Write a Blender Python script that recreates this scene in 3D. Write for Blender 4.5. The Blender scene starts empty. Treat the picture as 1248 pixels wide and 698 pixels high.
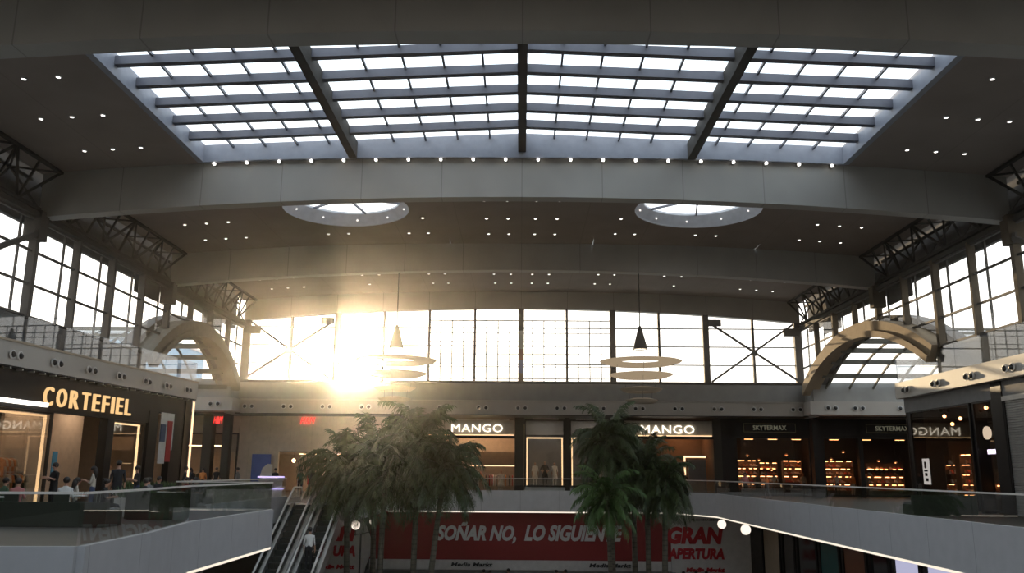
import bpy, bmesh, math, random
from mathutils import Vector, Matrix
random.seed(7)
PI = math.pi
SC = bpy.context.scene
COL = SC.collection

# ------------------------------------------------------------------ materials
MATS = {}
def nodes_of(name):
    m = bpy.data.materials.new(name); m.use_nodes = True
    nt = m.node_tree; nt.nodes.clear()
    return m, nt, nt.nodes.new('ShaderNodeOutputMaterial')

def mat(name, col, rough=.6, metal=0., var=.08, scale=3., bump=0., spec=.5, seams=None, seamcol=.45, seamw=.02):
    """principled surface with procedural mottling; seams=(axis, pitch) draws panel joints"""
    if name in MATS: return MATS[name]
    m, nt, out = nodes_of(name)
    N, L = nt.nodes, nt.links
    b = N.new('ShaderNodeBsdfPrincipled'); L.new(b.outputs[0], out.inputs[0])
    b.inputs['Roughness'].default_value = rough; b.inputs['Metallic'].default_value = metal
    b.inputs['Specular IOR Level'].default_value = spec
    tc = N.new('ShaderNodeTexCoord'); nz = N.new('ShaderNodeTexNoise')
    nz.inputs['Scale'].default_value = scale; nz.inputs['Detail'].default_value = 5
    L.new(tc.outputs['Object'], nz.inputs['Vector'])
    mr = N.new('ShaderNodeMapRange'); L.new(nz.outputs['Fac'], mr.inputs[0])
    mr.inputs[1].default_value = .3; mr.inputs[2].default_value = .7
    mr.inputs[3].default_value = 1-var; mr.inputs[4].default_value = 1+var
    vm = N.new('ShaderNodeVectorMath'); vm.operation = 'SCALE'; vm.inputs[0].default_value = col[:3]
    L.new(mr.outputs[0], vm.inputs['Scale'])
    last = vm.outputs[0]
    if seams:
        sx = N.new('ShaderNodeSeparateXYZ'); L.new(tc.outputs['Object'], sx.inputs[0])
        prev = None
        for ax, pitch in seams:
            md = N.new('ShaderNodeMath'); md.operation = 'PINGPONG'; md.inputs[1].default_value = pitch/2
            L.new(sx.outputs['XYZ'.index(ax)], md.inputs[0])
            gt = N.new('ShaderNodeMath'); gt.operation = 'GREATER_THAN'; gt.inputs[1].default_value = seamw
            L.new(md.outputs[0], gt.inputs[0])
            if prev is None: prev = gt.outputs[0]
            else:
                mu = N.new('ShaderNodeMath'); mu.operation = 'MULTIPLY'
                L.new(prev, mu.inputs[0]); L.new(gt.outputs[0], mu.inputs[1]); prev = mu.outputs[0]
        m2 = N.new('ShaderNodeMapRange'); L.new(prev, m2.inputs[0]); m2.inputs[3].default_value = seamcol; m2.inputs[4].default_value = 1
        v2 = N.new('ShaderNodeVectorMath'); v2.operation = 'SCALE'; L.new(last, v2.inputs[0]); L.new(m2.outputs[0], v2.inputs['Scale'])
        last = v2.outputs[0]
    L.new(last, b.inputs['Base Color'])
    if bump:
        bp = N.new('ShaderNodeBump'); bp.inputs['Strength'].default_value = bump; bp.inputs['Distance'].default_value = .02
        n2 = N.new('ShaderNodeTexNoise'); n2.inputs['Scale'].default_value = scale*12
        L.new(tc.outputs['Object'], n2.inputs['Vector']); L.new(n2.outputs['Fac'], bp.inputs['Height']); L.new(bp.outputs[0], b.inputs['Normal'])
    MATS[name] = m
    return m

def emit(name, col, s, sample=True):
    if name in MATS: return MATS[name]
    m, nt, out = nodes_of(name)
    e = nt.nodes.new('ShaderNodeEmission'); e.inputs[0].default_value = (*col, 1); e.inputs[1].default_value = s
    nt.links.new(e.outputs[0], out.inputs[0])
    if not sample: m.cycles.emission_sampling = 'NONE'
    MATS[name] = m
    return m

def glass(name, tint=(1,1,1), refl=1., base=.02, rough=.0):
    if name in MATS: return MATS[name]
    m, nt, out = nodes_of(name); N, L = nt.nodes, nt.links
    t = N.new('ShaderNodeBsdfTransparent'); t.inputs[0].default_value = (*tint, 1)
    g = N.new('ShaderNodeBsdfGlossy'); g.inputs['Roughness'].default_value = rough
    lw = N.new('ShaderNodeLayerWeight'); lw.inputs[0].default_value = .5
    pw = N.new('ShaderNodeMath'); pw.operation = 'POWER'; pw.inputs[1].default_value = 5; L.new(lw.outputs['Facing'], pw.inputs[0])
    f = N.new('ShaderNodeMath'); f.operation = 'MULTIPLY_ADD'; f.inputs[1].default_value = .92; f.inputs[2].default_value = .04; L.new(pw.outputs[0], f.inputs[0])
    ma = N.new('ShaderNodeMath'); ma.operation = 'MULTIPLY_ADD'; ma.use_clamp = True
    ma.inputs[1].default_value = refl; ma.inputs[2].default_value = base
    L.new(f.outputs[0], ma.inputs[0])
    mx = N.new('ShaderNodeMixShader'); L.new(ma.outputs[0], mx.inputs[0]); L.new(t.outputs[0], mx.inputs[1]); L.new(g.outputs[0], mx.inputs[2])
    L.new(mx.outputs[0], out.inputs[0]); MATS[name] = m
    return m

M = dict(
 beam=mat('painted_beam', (.36,.345,.31), .55, seams=[('X',3.3)], seamcol=.7, scale=.6),
 ceil=mat('ceiling_plaster', (.27,.225,.195), .75, seams=[('X',3.3)], seamcol=.85, scale=.5, spec=.2),
 steel=mat('dark_steel', (.07,.065,.058), .75, .0, spec=.1),
 frame=mat('window_steel', (.11,.10,.09), .7, .0, spec=.12),
 sky_steel=mat('rooflight_steel', (.11,.115,.14), .45, .2),
 white_steel=mat('rooflight_upstand', (.27,.285,.33), .5),
 collar=mat('rooflight_collar', (.5,.51,.54), .5),
 wall=mat('bulkhead_render', (.34,.34,.33), .8, scale=1.5, spec=.2),
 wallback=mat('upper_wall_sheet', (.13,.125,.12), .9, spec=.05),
 fascia=mat('fascia_panel', (.55,.53,.49), .6, scale=1., var=.04, spec=.2),
 fascia_far=mat('fascia_panel_far', (.46,.43,.39), .5, scale=1., var=.05),
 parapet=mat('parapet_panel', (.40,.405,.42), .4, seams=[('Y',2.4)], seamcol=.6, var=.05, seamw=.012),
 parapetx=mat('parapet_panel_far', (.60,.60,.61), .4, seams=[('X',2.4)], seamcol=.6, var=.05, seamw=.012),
 floor=mat('polished_floor', (.12,.105,.09), .45, spec=.2, seams=[('X',.9),('Y',.9)], seamcol=.7, seamw=.006),
 lowfloor=mat('lower_floor_tile', (.36,.34,.31), .3, seams=[('X',.9),('Y',.9)], seamcol=.7, seamw=.006),
 dark=mat('black_cladding', (.011,.010,.0095), .5, spec=.12),
 bronze=mat('bronze_cladding', (.035,.03,.024), .5, spec=.2),
 sand=mat('sand_stone', (.50,.42,.31), .6, var=.06),
 beige=mat('beige_wall', (.60,.52,.42), .7, seams=[('X',1.5)], seamcol=.8, seamw=.01, spec=.2),
 warmwall=mat('shop_wall', (.52,.42,.33), .7, spec=.2),
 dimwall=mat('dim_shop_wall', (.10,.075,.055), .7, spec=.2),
 shopfloor=mat('shop_floor', (.32,.25,.19), .35),
 white=mat('white_paint', (.75,.75,.74), .4, var=.03),
 chrome=mat('brushed_metal', (.6,.6,.58), .28, .9),
 rubber=mat('black_rubber', (.02,.02,.02), .5),
 step=mat('escalator_step', (.05,.055,.05), .45, .4, seams=[('X',.06)], seamcol=.35, seamw=.008),
 gold=emit('gold_letter_light', (1.,.62,.27), .75),
 red_led=emit('red_sign_light', (1.,.05,.04), 1.6),
 white_led=emit('white_letter_light', (1.,.9,.74), 1.7),
 dimgold=mat('tarnished_letter', (.22,.2,.12), .4, .6),
 strip=emit('cool_strip_light', (1.,.88,.72), .8),
 barlight=emit('bar_light', (1.,.93,.85), 2.8),
 warm=emit('warm_strip_light', (1.,.64,.34), 1.5),
 shoplamp=emit('shop_ceiling_light', (1.,.62,.34), 9.),
 shoplamp3=emit('shop_soft_light', (1.,.74,.52), 5.),
 shoplamp2=emit('shop_dim_light', (1.,.42,.17), 11.),
 spot=emit('downlight_glow', (1.,.94,.86), 4., False),
 purple=emit('purple_neon', (.62,.5,1.), 1.1, False),
 globe=emit('globe_glow', (1.,.84,.7), 1.0, False),
 screen=emit('lit_window_blue', (.45,.5,.95), .55),
 red=mat('red_banner', (.24,.016,.014), .55, var=.04),
 redtext=mat('red_print', (.45,.012,.02), .6),
 blacktext=mat('black_print', (.02,.02,.02), .6),
 whitetext=mat('white_print', (.62,.60,.60), .6, var=.02),
 hoard=mat('white_hoarding', (.62,.60,.58), .6),
 ledge=mat('grey_ledge', (.16,.155,.145), .5),
 blue=mat('blue_poster', (.06,.12,.45), .5),
 teal=mat('teal_panel', (.01,.10,.10), .5),
 rust=mat('rust_panel', (.20,.07,.03), .5),
 pane=glass('clear_glazing', (.97,.98,.98), .8, .0),
 skypane=glass('rooflight_glazing', (.92,.96,1.), .8, .0),
 shopglass=glass('shop_glazing', (.93,.92,.9), 1.3, .03),
 darkglass=glass('tinted_shop_glazing', (.78,.75,.70), 1.2, .01),
 railglass=glass('balustrade_glazing', (.93,.95,.94), 1.1, .015),
 terraceglass=glass('terrace_glazing', (.80,.82,.84), .75, .03),
 leaf=mat('palm_leaflet', (.05,.075,.022), .5, var=.35, scale=2.),
 leaf2=mat('young_palm_leaflet', (.075,.14,.035), .5, var=.3, scale=2.),
 bark=mat('palm_bark', (.10,.085,.06), .9, var=.3, scale=4., bump=.5, seams=[('Z',.22)], seamcol=.6, seamw=.025),
 sofa=mat('dark_green_upholstery', (.035,.042,.03), .8, bump=.2),
 planterleaf=mat('planter_leaves', (.07,.13,.05), .6, var=.4, scale=6.),
 shutter=mat('roller_shutter_steel', (.30,.30,.29), .4, .5),
 skin=mat('skin_tone', (.45,.26,.18), .55), 
 hair=mat('dark_hair', (.02,.014,.01), .5),
 c_black=mat('black_cloth', (.02,.02,.022), .9), c_white=mat('white_cloth', (.7,.7,.68), .9), c_pink=mat('pink_cloth', (.5,.2,.19), .9),
 c_grey=mat('grey_cloth', (.2,.2,.2), .9), c_blue=mat('denim_cloth', (.05,.07,.14), .9), c_cream=mat('cream_cloth', (.55,.5,.42), .9),
 c_red=mat('red_cloth', (.4,.03,.03), .9), c_green=mat('green_cloth', (.06,.12,.07), .9), c_orange=mat('orange_cloth', (.6,.22,.06), .9),
 mann=mat('mannequin_shell', (.6,.55,.5), .4),
 bluebldg=mat('blue_cladding', (.25,.38,.5), .5, seams=[('Y',1.5),('Z',1.)], seamcol=.7),
 tanbldg=mat('tan_render', (.5,.42,.3), .8),
 ground=mat('car_park_asphalt', (.2,.19,.18), .9),
 pend=mat('pendant_metal', (.05,.045,.04), .45, .3),
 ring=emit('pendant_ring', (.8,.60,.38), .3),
)

# ------------------------------------------------------------------ mesh helpers
class MB:
    def __init__(s): s.v=[]; s.f=[]; s.mi=[]; s.m=0
    def add(s, vs, fs):
        n=len(s.v); s.v += [tuple(v) for v in vs]; s.f += [tuple(i+n for i in f) for f in fs]; s.mi += [s.m]*len(fs); return s
    def box(s, x0,x1,y0,y1,z0,z1):
        return s.add([(x0,y0,z0),(x1,y0,z0),(x1,y1,z0),(x0,y1,z0),(x0,y0,z1),(x1,y0,z1),(x1,y1,z1),(x0,y1,z1)],
            [(0,3,2,1),(4,5,6,7),(0,1,5,4),(1,2,6,5),(2,3,7,6),(3,0,4,7)])
    def bar(s, a, b, w, h=None, up=(0,0,1)):
        a=Vector(a); b=Vector(b); h=h or w; d=(b-a).normalized(); u=Vector(up)
        if abs(d.dot(u))>.98: u=Vector((0,1,0))
        r=d.cross(u).normalized()*w/2; u2=r.cross(d).normalized()*h/2
        vs=[p+i*r+j*u2 for p in (a,b) for i,j in ((-1,-1),(1,-1),(1,1),(-1,1))]
        return s.add(vs, [(0,3,2,1),(4,5,6,7),(0,1,5,4),(1,2,6,5),(2,3,7,6),(3,0,4,7)])
    def tube(s, pts, rad, n=8, caps=True):
        pts=[Vector(p) for p in pts]; R=rad if hasattr(rad,'__len__') else [rad]*len(pts)
        rings=[]
        for i,p in enumerate(pts):
            d=(pts[min(i+1,len(pts)-1)]-pts[max(i-1,0)]).normalized()
            u=Vector((0,0,1)) if abs(d.z)<.95 else Vector((1,0,0))
            r=d.cross(u).normalized(); w=r.cross(d)
            rings.append([p+R[i]*(math.cos(2*PI*k/n)*r+math.sin(2*PI*k/n)*w) for k in range(n)])
        vs=[v for r in rings for v in r]; fs=[]
        for i in range(len(pts)-1):
            for k in range(n):
                fs.append((i*n+k,i*n+(k+1)%n,(i+1)*n+(k+1)%n,(i+1)*n+k))
        if caps: fs += [tuple(range(n))[::-1], tuple((len(pts)-1)*n+k for k in range(n))]
        return s.add(vs,fs)
    def lathe(s, prof, c=(0,0,0), n=24, M4=None):
        vs=[]
        for r,z in prof:
            for k in range(n):
                v=Vector((r*math.cos(2*PI*k/n), r*math.sin(2*PI*k/n), z))
                if M4: v=M4@v
                vs.append(v+Vector(c))
        fs=[(i*n+k,i*n+(k+1)%n,(i+1)*n+(k+1)%n,(i+1)*n+k) for i in range(len(prof)-1) for k in range(n)]
        return s.add(vs,fs)
    def sphere(s, c, r, n=12, sc=(1,1,1)):
        prof=[(math.sin(PI*i/(n//2+1)), -math.cos(PI*i/(n//2+1))) for i in range(0,n//2+2)]
        M4=Matrix.Diagonal((r*sc[0],r*sc[1],r*sc[2],1))
        prof=[(max(a,1e-4),b) for a,b in prof]
        return s.lathe(prof,c,n,M4)
    def prism(s, poly, z0, z1, plane='XY'):
        """extrude a polygon; plane XY extrudes in Z, YZ in X, XZ in Y"""
        def P(a,b,c): return {'XY':(a,b,c),'YZ':(c,a,b),'XZ':(a,c,b)}[plane]
        n=len(poly)
        vs=[P(a,b,z0) for a,b in poly]+[P(a,b,z1) for a,b in poly]
        return s.add(vs,[tuple(range(n))[::-1],tuple(range(n,2*n))]+[(i,(i+1)%n,n+(i+1)%n,n+i) for i in range(n)])
    def build(s, name, mats, parent=None, smooth=False, recalc=True):
        me=bpy.data.meshes.new(name); me.from_pydata(s.v,[],s.f)
        if not isinstance(mats,(list,tuple)): mats=[mats]
        for m in mats: me.materials.append(M[m] if isinstance(m,str) else m)
        if len(mats)>1: me.polygons.foreach_set('material_index', s.mi)
        if recalc:
            bm=bmesh.new(); bm.from_mesh(me); bmesh.ops.recalc_face_normals(bm, faces=bm.faces); bm.to_mesh(me); bm.free()
        if smooth: me.polygons.foreach_set('use_smooth',[True]*len(me.polygons))
        me.update()
        o=bpy.data.objects.new(name, me); COL.objects.link(o)
        if parent: o.parent=parent
        return o

def B(*a): return MB().box(*a)
def tag(o,label=None,cat=None,group=None,kind=None):
    if label: o['label']=label
    if cat: o['category']=cat
    if group: o['group']=group
    if kind: o['kind']=kind
    return o
def thing(name,label,cat,loc=(0,0,0),rz=0,group=None,kind=None):
    o=bpy.data.objects.new(name,None); COL.objects.link(o); o.location=loc; o.rotation_euler=(0,0,rz)
    o.empty_display_size=.2
    return tag(o,label,cat,group,kind)
def struct(name,mb,m,**k):
    o=mb.build(name,m,**k); o['kind']='structure'; return o
def copy_tree(root, loc=None, rz=None, label=None, group=None):
    r=root.copy(); COL.objects.link(r)
    if loc is not None: r.location=loc
    if rz is not None: r.rotation_euler=(0,0,rz)
    if label: r['label']=label
    if group: r['group']=group
    for ch in list(root.children):
        c=ch.copy(); COL.objects.link(c); c.parent=r
        for g in list(ch.children):
            d=g.copy(); COL.objects.link(d); d.parent=c
    return r
def lettering(body, w, h, m, depth=.04, shear=0., bold=0., space=1., name='lettering'):
    """text turned into a mesh: x 0..w, z 0..h, faces -Y"""
    cu=bpy.data.curves.new('t','FONT'); cu.body=body; cu.offset=bold; cu.shear=shear; cu.space_character=space
    cu.extrude=.05; cu.resolution_u=3
    o=bpy.data.objects.new('t',cu); COL.objects.link(o)
    dg=bpy.context.evaluated_depsgraph_get(); me=bpy.data.meshes.new_from_object(o.evaluated_get(dg))
    bpy.data.objects.remove(o); bpy.data.curves.remove(cu)
    xs=[v.co.x for v in me.vertices]; ys=[v.co.y for v in me.vertices]
    x0,x1,y0,y1=min(xs),max(xs),min(ys),max(ys)
    for v in me.vertices:
        v.co=Vector(((v.co.x-x0)/(x1-x0)*w, -v.co.z/.05*depth/2, (v.co.y-y0)/(y1-y0)*h))
    me.materials.clear(); me.materials.append(M[m] if isinstance(m,str) else m)
    ob=bpy.data.objects.new(name,me); COL.objects.link(ob); return ob

# ------------------------------------------------------------------ hall dimensions
HX=19.8; BAYS=[20.0,33.3,46.7,60.0]
def sag(x): return .95*(x/HX)**2
def csag(x): return .72*abs(x/HX)**2.6
BZ=12.82                                    # beam soffit at mid span
CZ=14.25                                     # ceiling at mid span
XS=[-HX+i*2*HX/24 for i in range(25)]

# ---- floors
PAR_T=.45; PAR_B=-.75
RX=11.1; LX=-7.95
fl=MB()
fl.prism([(RX,4),(40,4),(40,59),(34,59),(34,70),(-34,70),(-34,59),(-40,59),(-40,15),(-14,13.6),(-7.1,14.2),(-7.35,17.3),(LX,21),(LX,27.9),(-11.3,28.6),(-11.3,42),(-8.1,42),(-8.1,54),(9.3,54),(RX,49.5)],-.45,0)
struct('floor_upper',fl,'floor')
struct('floor_lower',B(-42,42,-8,72,-6.3,-6),'lowfloor')
struct('floor_entrance',B(-14,14,-8,3.2,-.45,0),'floor')

def edge_run(pts, z0, z1, t, off=0.):
    """vertical panel of thickness t along a polyline"""
    mb=MB()
    for (a,b) in zip(pts[:-1],pts[1:]):
        a=Vector((*a,0)); b=Vector((*b,0)); d=(b-a).normalized(); n=Vector((d.y,-d.x,0))
        q=[a+n*off,b+n*off,b+n*(off+t),a+n*(off+t)]
        mb.add([(p.x,p.y,z0) for p in q]+[(p.x,p.y,z1) for p in q],[(0,3,2,1),(4,5,6,7),(0,1,5,4),(1,2,6,5),(2,3,7,6),(3,0,4,7)])
    return mb
LEDGE=[(-14,13.6),(-7.1,14.2),(-7.35,17.3),(LX,21),(LX,27.9),(-11.3,28.6),(-11.3,42)]
FEDGE=[(-8.1,42),(-8.1,54),(9.3,54),(RX,49.5),(RX,4)]
struct('trim_1',edge_run(LEDGE,PAR_B,PAR_T-.06,.12),'parapet')
struct('trim_2',edge_run(FEDGE[:3],PAR_B,PAR_T+.05,.12),'parapetx')
struct('trim_3',edge_run(FEDGE[2:],PAR_B,PAR_T+.04,.12),'parapet')
# soffit of the walkways
sf=MB(); sf.prism([(RX+.05,4),(40,4),(40,59),(-40,59),(-40,15.1),(-14,13.7),(-7.15,14.3),(-7.4,17.3),(LX-.05,21),(LX-.05,27.8),(-11.4,28.5),(-11.4,42.1),(-8.2,42.1),(-8.2,54.1),(9.3,54.1),(RX+.05,49.5)],-.75,-.47)
struct('ceiling_lower',sf,'wall')
# strips of light under the slab edges
def strip_run(label,pts,off=.14):
    o=edge_run(pts,PAR_B-.075,PAR_B-.005,.06,off-.10).build('strip_light','strip'); tag(o,label,'strip light','strip lights under the gallery edges'); return o
strip_run('lit strip under the gallery edge beside the escalators',[(-7.35,17.3),(LX,21),(LX,27.9)])
strip_run('lit strip under the far gallery edge above the red banner',[(-8.1,54),(9.3,54)])
strip_run('lit strip running under the gallery edge opposite the escalators',[(9.3,54),(RX,49.5),(RX,12)])

M['handrail_m']=mat('handrail_pale',(.66,.64,.60),.35,.1)
# ---- glass balustrades
def balustrade(label,pts,z0,z1,n_each,posts=True):
    t=thing('glass_balustrade',label,'balustrade',(pts[0][0],pts[0][1],z0))
    o0=Vector((pts[0][0],pts[0][1],z0)); rail=MB()
    for si,((a,b),n) in enumerate(zip(zip(pts[:-1],pts[1:]),n_each)):
        a=Vector((*a,0)); b=Vector((*b,0)); d=(b-a); L=d.length; d.normalize(); nn=Vector((d.y,-d.x,0))
        for i in range(n):
            p=a+d*(L*i/n+.015)-o0+nn*.02; q=a+d*(L*(i+1)/n-.015)-o0+nn*.02
            mb=MB(); P=[p,q,q+nn*.02,p+nn*.02]
            mb.add([(v.x,v.y,-.2) for v in P]+[(v.x,v.y,z1-z0) for v in P],[(0,3,2,1),(4,5,6,7),(0,1,5,4),(1,2,6,5),(2,3,7,6),(3,0,4,7)])
            mb.build('glass_panel','railglass',t)
        aa=a-o0; bb=b-o0; aa.z=bb.z=z1-z0+.015
        rail.bar(aa+nn*.03,bb+nn*.03,.05,.04)
    rail.build('handrail','handrail_m',t)
    return t
balustrade('glass balustrade of the gallery with the seating in front of the gold lettered shop',LEDGE,PAR_T,1.2,[3,2,2,4,2,5])
balustrade('glass balustrade of the far gallery in front of the pale lit fashion shop',FEDGE[1:3],PAR_T,1.2,[8])
balustrade('glass balustrade along the gallery facing the closed roller shutter',FEDGE[2:],PAR_T,1.18,[2,18])
balustrade('glass balustrade beside the top landing of the escalators',FEDGE[:2],PAR_T,1.2,[5])

M['dimspot']=emit('collar_lamp_glow',(1,.95,.9),.9,False)
# ---- roof: beams, ceilings, rooflights
def beam(yf,yb,zc=BZ,top=14.62):
    mb=MB(); n=len(XS); vs=[]
    for y in (yf,yb):
        for x in XS: vs.append((x,y,zc-sag(x)))
        for x in XS: vs.append((x,y,top-csag(x)))
    fs=[]
    for i in range(n-1):
        fs += [(i,i+1,n+i+1,n+i),(2*n+i,3*n+i,3*n+i+1,2*n+i+1),(i,2*n+i,2*n+i+1,i+1),(n+i,n+i+1,3*n+i+1,3*n+i)]
    fs += [(0,n,3*n,2*n),(n-1,3*n-1,4*n-1,2*n-1)]
    mb.add(vs,fs); return struct('roof_beam',mb,'beam')
beam(20.1,20.8,12.72); beam(33.35,33.95,12.6); beam(46.75,47.35,12.72); beam(60.0,60.5,13.02)

def sheet(xa,xb,ya,yb,hole=None,t=.25):
    """curved ceiling sheet; hole=(cx,cy,r)"""
    mb=MB()
    if not hole:
        n=max(2,int(abs(xb-xa)/1.6)+1); xs=[xa+(xb-xa)*i/(n-1) for i in range(n)]
        vs=[(x,y,CZ-csag(x)+dz) for dz in (0,t) for y in (ya,yb) for x in xs]; fs=[]
        for i in range(n-1): fs += [(i,n+i,n+i+1,i+1),(2*n+i,2*n+i+1,3*n+i+1,3*n+i),(i,i+1,2*n+i+1,2*n+i),(n+i,3*n+i,3*n+i+1,n+i+1)]
        fs += [(0,2*n,3*n,n),(n-1,2*n-1,4*n-1,3*n-1)]
        mb.add(vs,fs)
    else:
        cx,cy,r=hole; N=64; vs=[]; fs=[]
        for k in range(N):
            a=2*PI*k/N; c,s=math.cos(a),math.sin(a)
            sx=((xb-cx) if c>0 else (cx-xa))/max(abs(c),1e-6); sy=((yb-cy) if s>0 else (cy-ya))/max(abs(s),1e-6)
            R=min(sx,sy)
            for j in range(5):
                q=r+(R-r)*j/4; x=cx+c*q; y=cy+s*q; vs.append((x,y,CZ-csag(x)))
        for k in range(N):
            for j in range(4): fs.append((k*5+j,k*5+j+1,((k+1)%N)*5+j+1,((k+1)%N)*5+j))
        mb.add(vs,fs)
        # corners left by the polar patch
        for X_,Y_ in ((xa,ya),(xb,ya),(xb,yb),(xa,yb)):
            best=sorted(range(N),key=lambda k:(Vector(vs[k*5+4][:2])-Vector((X_,Y_))).length)[:2]
            a,b=vs[best[0]*5+4],vs[best[1]*5+4]; mb.add([a,b,(X_,Y_,CZ-csag(X_))],[(0,1,2)])
    return mb
CE=19.9
OX=13.25; OY0,OY1=21.3,33.2
for mb in (sheet(-CE,CE,-8,-6),sheet(-CE,-OX,-6,7.2),sheet(OX,CE,-6,7.2),sheet(-OX,OX,9.5,20.2),sheet(-CE,-OX,7.2,33.4),sheet(OX,CE,7.2,33.4),sheet(-OX,OX,20.2,OY0),sheet(-OX,OX,OY1,33.4)):  # roof left open behind the camera to light the near beam
    struct('ceiling',mb,'ceil')
RC=8.6; RY=40.0; RR=3.05
for a,b,h in ((-CE,-13.2,None),(-13.2,-4.0,(-RC,RY,RR)),(-4.0,4.0,None),(4.0,13.2,(RC,RY,RR)),(13.2,CE,None)):
    struct('ceiling',sheet(a,b,33.9,46.8,h),'ceil')
struct('ceiling',sheet(-CE,CE,47.2,60.2),'ceil')

def gable(x): return 15.18-.56*abs(x)/OX
def big_rooflight(y0,y1,label):
    t=thing('rooflight',label,'skylight',(0,y0,14.2)); T=Vector((0,y0,14.2))
    # upstand walls
    up=MB()
    for xs_ in (-OX,OX):
        up.box(xs_-.12,xs_+.12,0,y1-y0,-1.2 if False else (CZ-csag(OX)-14.2-.02),gable(OX)-14.2+.12)
    n=12
    for yy in (0.,y1-y0):
        for i in range(n):
            xa=-OX+2*OX*i/n; xb=-OX+2*OX*(i+1)/n
            up.add([(xa,yy-.08,CZ-csag(xa)-14.22),(xb,yy-.08,CZ-csag(xb)-14.22),(xb,yy-.08,gable(xb)-14.1),(xa,yy-.08,gable(xa)-14.1),
                    (xa,yy+.08,CZ-csag(xa)-14.22),(xb,yy+.08,CZ-csag(xb)-14.22),(xb,yy+.08,gable(xb)-14.1),(xa,yy+.08,gable(xa)-14.1)],
                   [(0,1,2,3),(4,7,6,5),(0,4,5,1),(3,2,6,7),(0,3,7,4),(1,5,6,2)])
    up.build('upstand','white_steel',t)
    for x in (0,-6.95,6.95):
        MB().box(x-.16,x+.16,0,y1-y0,gable(x)-14.2-.72,gable(x)-14.2-.02).build('rafter','steel',t)
    ys=[.85+1.57*i for i in range(7)]
    for y in ys:
        if y>y1-y0-.3: continue
        pm=MB()
        for s in (-1,1):
            pm.bar((0,y,gable(0)-14.2-.16),(s*OX,y,gable(OX)-14.2-.16),.26,.30)
        pm.build('purlin','sky_steel',t)
    gb=MB()
    for s in (-1,1):
        for i in range(1,10):
            if i==5: continue
            x=s*OX*i/10; gb.bar((x,0,gable(x)-14.2-.03),(x,y1-y0,gable(x)-14.2-.03),.07,.10)
    gb.build('glazing_bar','sky_steel',t)
    for s in (-1,1):
        g=MB(); g.add([(0,0,gable(0)-14.2+.05),(s*OX,0,gable(OX)-14.2+.05),(s*OX,y1-y0,gable(OX)-14.2+.05),(0,y1-y0,gable(0)-14.2+.05)],[(0,1,2,3)])
        g.build('glass','skypane',t)
    return t
big_rooflight(OY0,OY1,'large gabled glass rooflight above the nearest row of small ceiling lights')
for x,lab in ((-RC,'round rooflight in the ceiling above the escalators and the sun'),(RC,'round rooflight in the ceiling above the palm nearer the dark shops')):
    z=CZ-csag(x); t=thing('round_rooflight',lab,'skylight',(x,RY,z),group='round rooflights')
    sl=(csag(x+.01)-csag(x-.01))/.02
    N=64; mb=MB(); vs=[]
    prof=[(RR+.03,-.02),(RR-.02,.06),(RR-.42,.40),(RR-.42,.5),(RR-.3,.5)]
    for r,zz in prof:
        for k in range(N):
            a=2*PI*k/N; xx=r*math.cos(a); vs.append((xx,r*math.sin(a),zz+.12-(sl*xx+ .12 if zz<.3 else 0)))
    mb.add(vs,[(i*N+k,i*N+(k+1)%N,(i+1)*N+(k+1)%N,(i+1)*N+k) for i in range(len(prof)-1) for k in range(N)])
    mb.build('collar','collar',t,smooth=False)
    MB().lathe([(.001,.6),(RR-.4,.6)],n=48).build('glass','skypane',t)
    gb=MB()
    for ang in (0.35,0.35+PI/3,0.35+2*PI/3): gb.bar((-(RR-.42)*math.cos(ang),-(RR-.42)*math.sin(ang),.55),((RR-.42)*math.cos(ang),(RR-.42)*math.sin(ang),.55),.08,.1)
    gb.build('glazing_bar','sky_steel',t)
    lm=MB()
    for k in range(10):
        a=2*PI*(k+.5)/10; lm.sphere(((RR-.22)*math.cos(a),(RR-.22)*math.sin(a),.24),.05,8)
        o=lm.build('collar_lamp','dimspot',t) ; lm=MB()

#
# outer roof edges; light enters by rooflights, windows and unglazed openings behind the camera
rf=MB(); rf.box(-21.5,-19.7,-8,60.6,14.2,14.4); rf.box(19.7,21.5,-8,60.6,14.2,14.4)
struct('roof',rf,'wallback')

# ---- ceiling downlights
def make_downlight():
    t=thing('downlight','x','ceiling light')
    MB().lathe([(.068,-.02),(.095,-.02),(.095,.03),(.068,.03)],n=16).build('bezel','white',t)
    MB().lathe([(.001,-.015),(.068,-.015)],n=16).build('lamp','spot',t)
    return t
DL=make_downlight(); DL_used=[False]
def downlight(x,y,label,group,z=None):
    z=CZ-csag(x)-.02 if z is None else z
    if not DL_used[0]:
        DL_used[0]=True; DL.location=(x,y,z); DL['label']=label; DL['group']=group; return
    copy_tree(DL,(x,y,z),None,label,group)
ORD=['first','second','third','fourth','fifth','sixth','seventh','eighth','ninth','tenth','eleventh','twelfth','thirteenth','fourteenth','fifteenth','sixteenth','seventeenth','eighteenth','nineteenth','twentieth']
def cluster(xs_,ys_,where,group):
    rown=['back','middle','front']; 
    for j,y in enumerate(ys_):
        for i,x in enumerate(xs_):
            row={1:['only'],2:['near','far'],3:['near','middle','far']}[len(ys_)][j]
            c={1:['single'],2:['left','right'],3:['left','middle','right']}[len(xs_)][i]
            downlight(x,y,f'small ceiling light, {row} row {c}, {where}',group)
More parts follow.
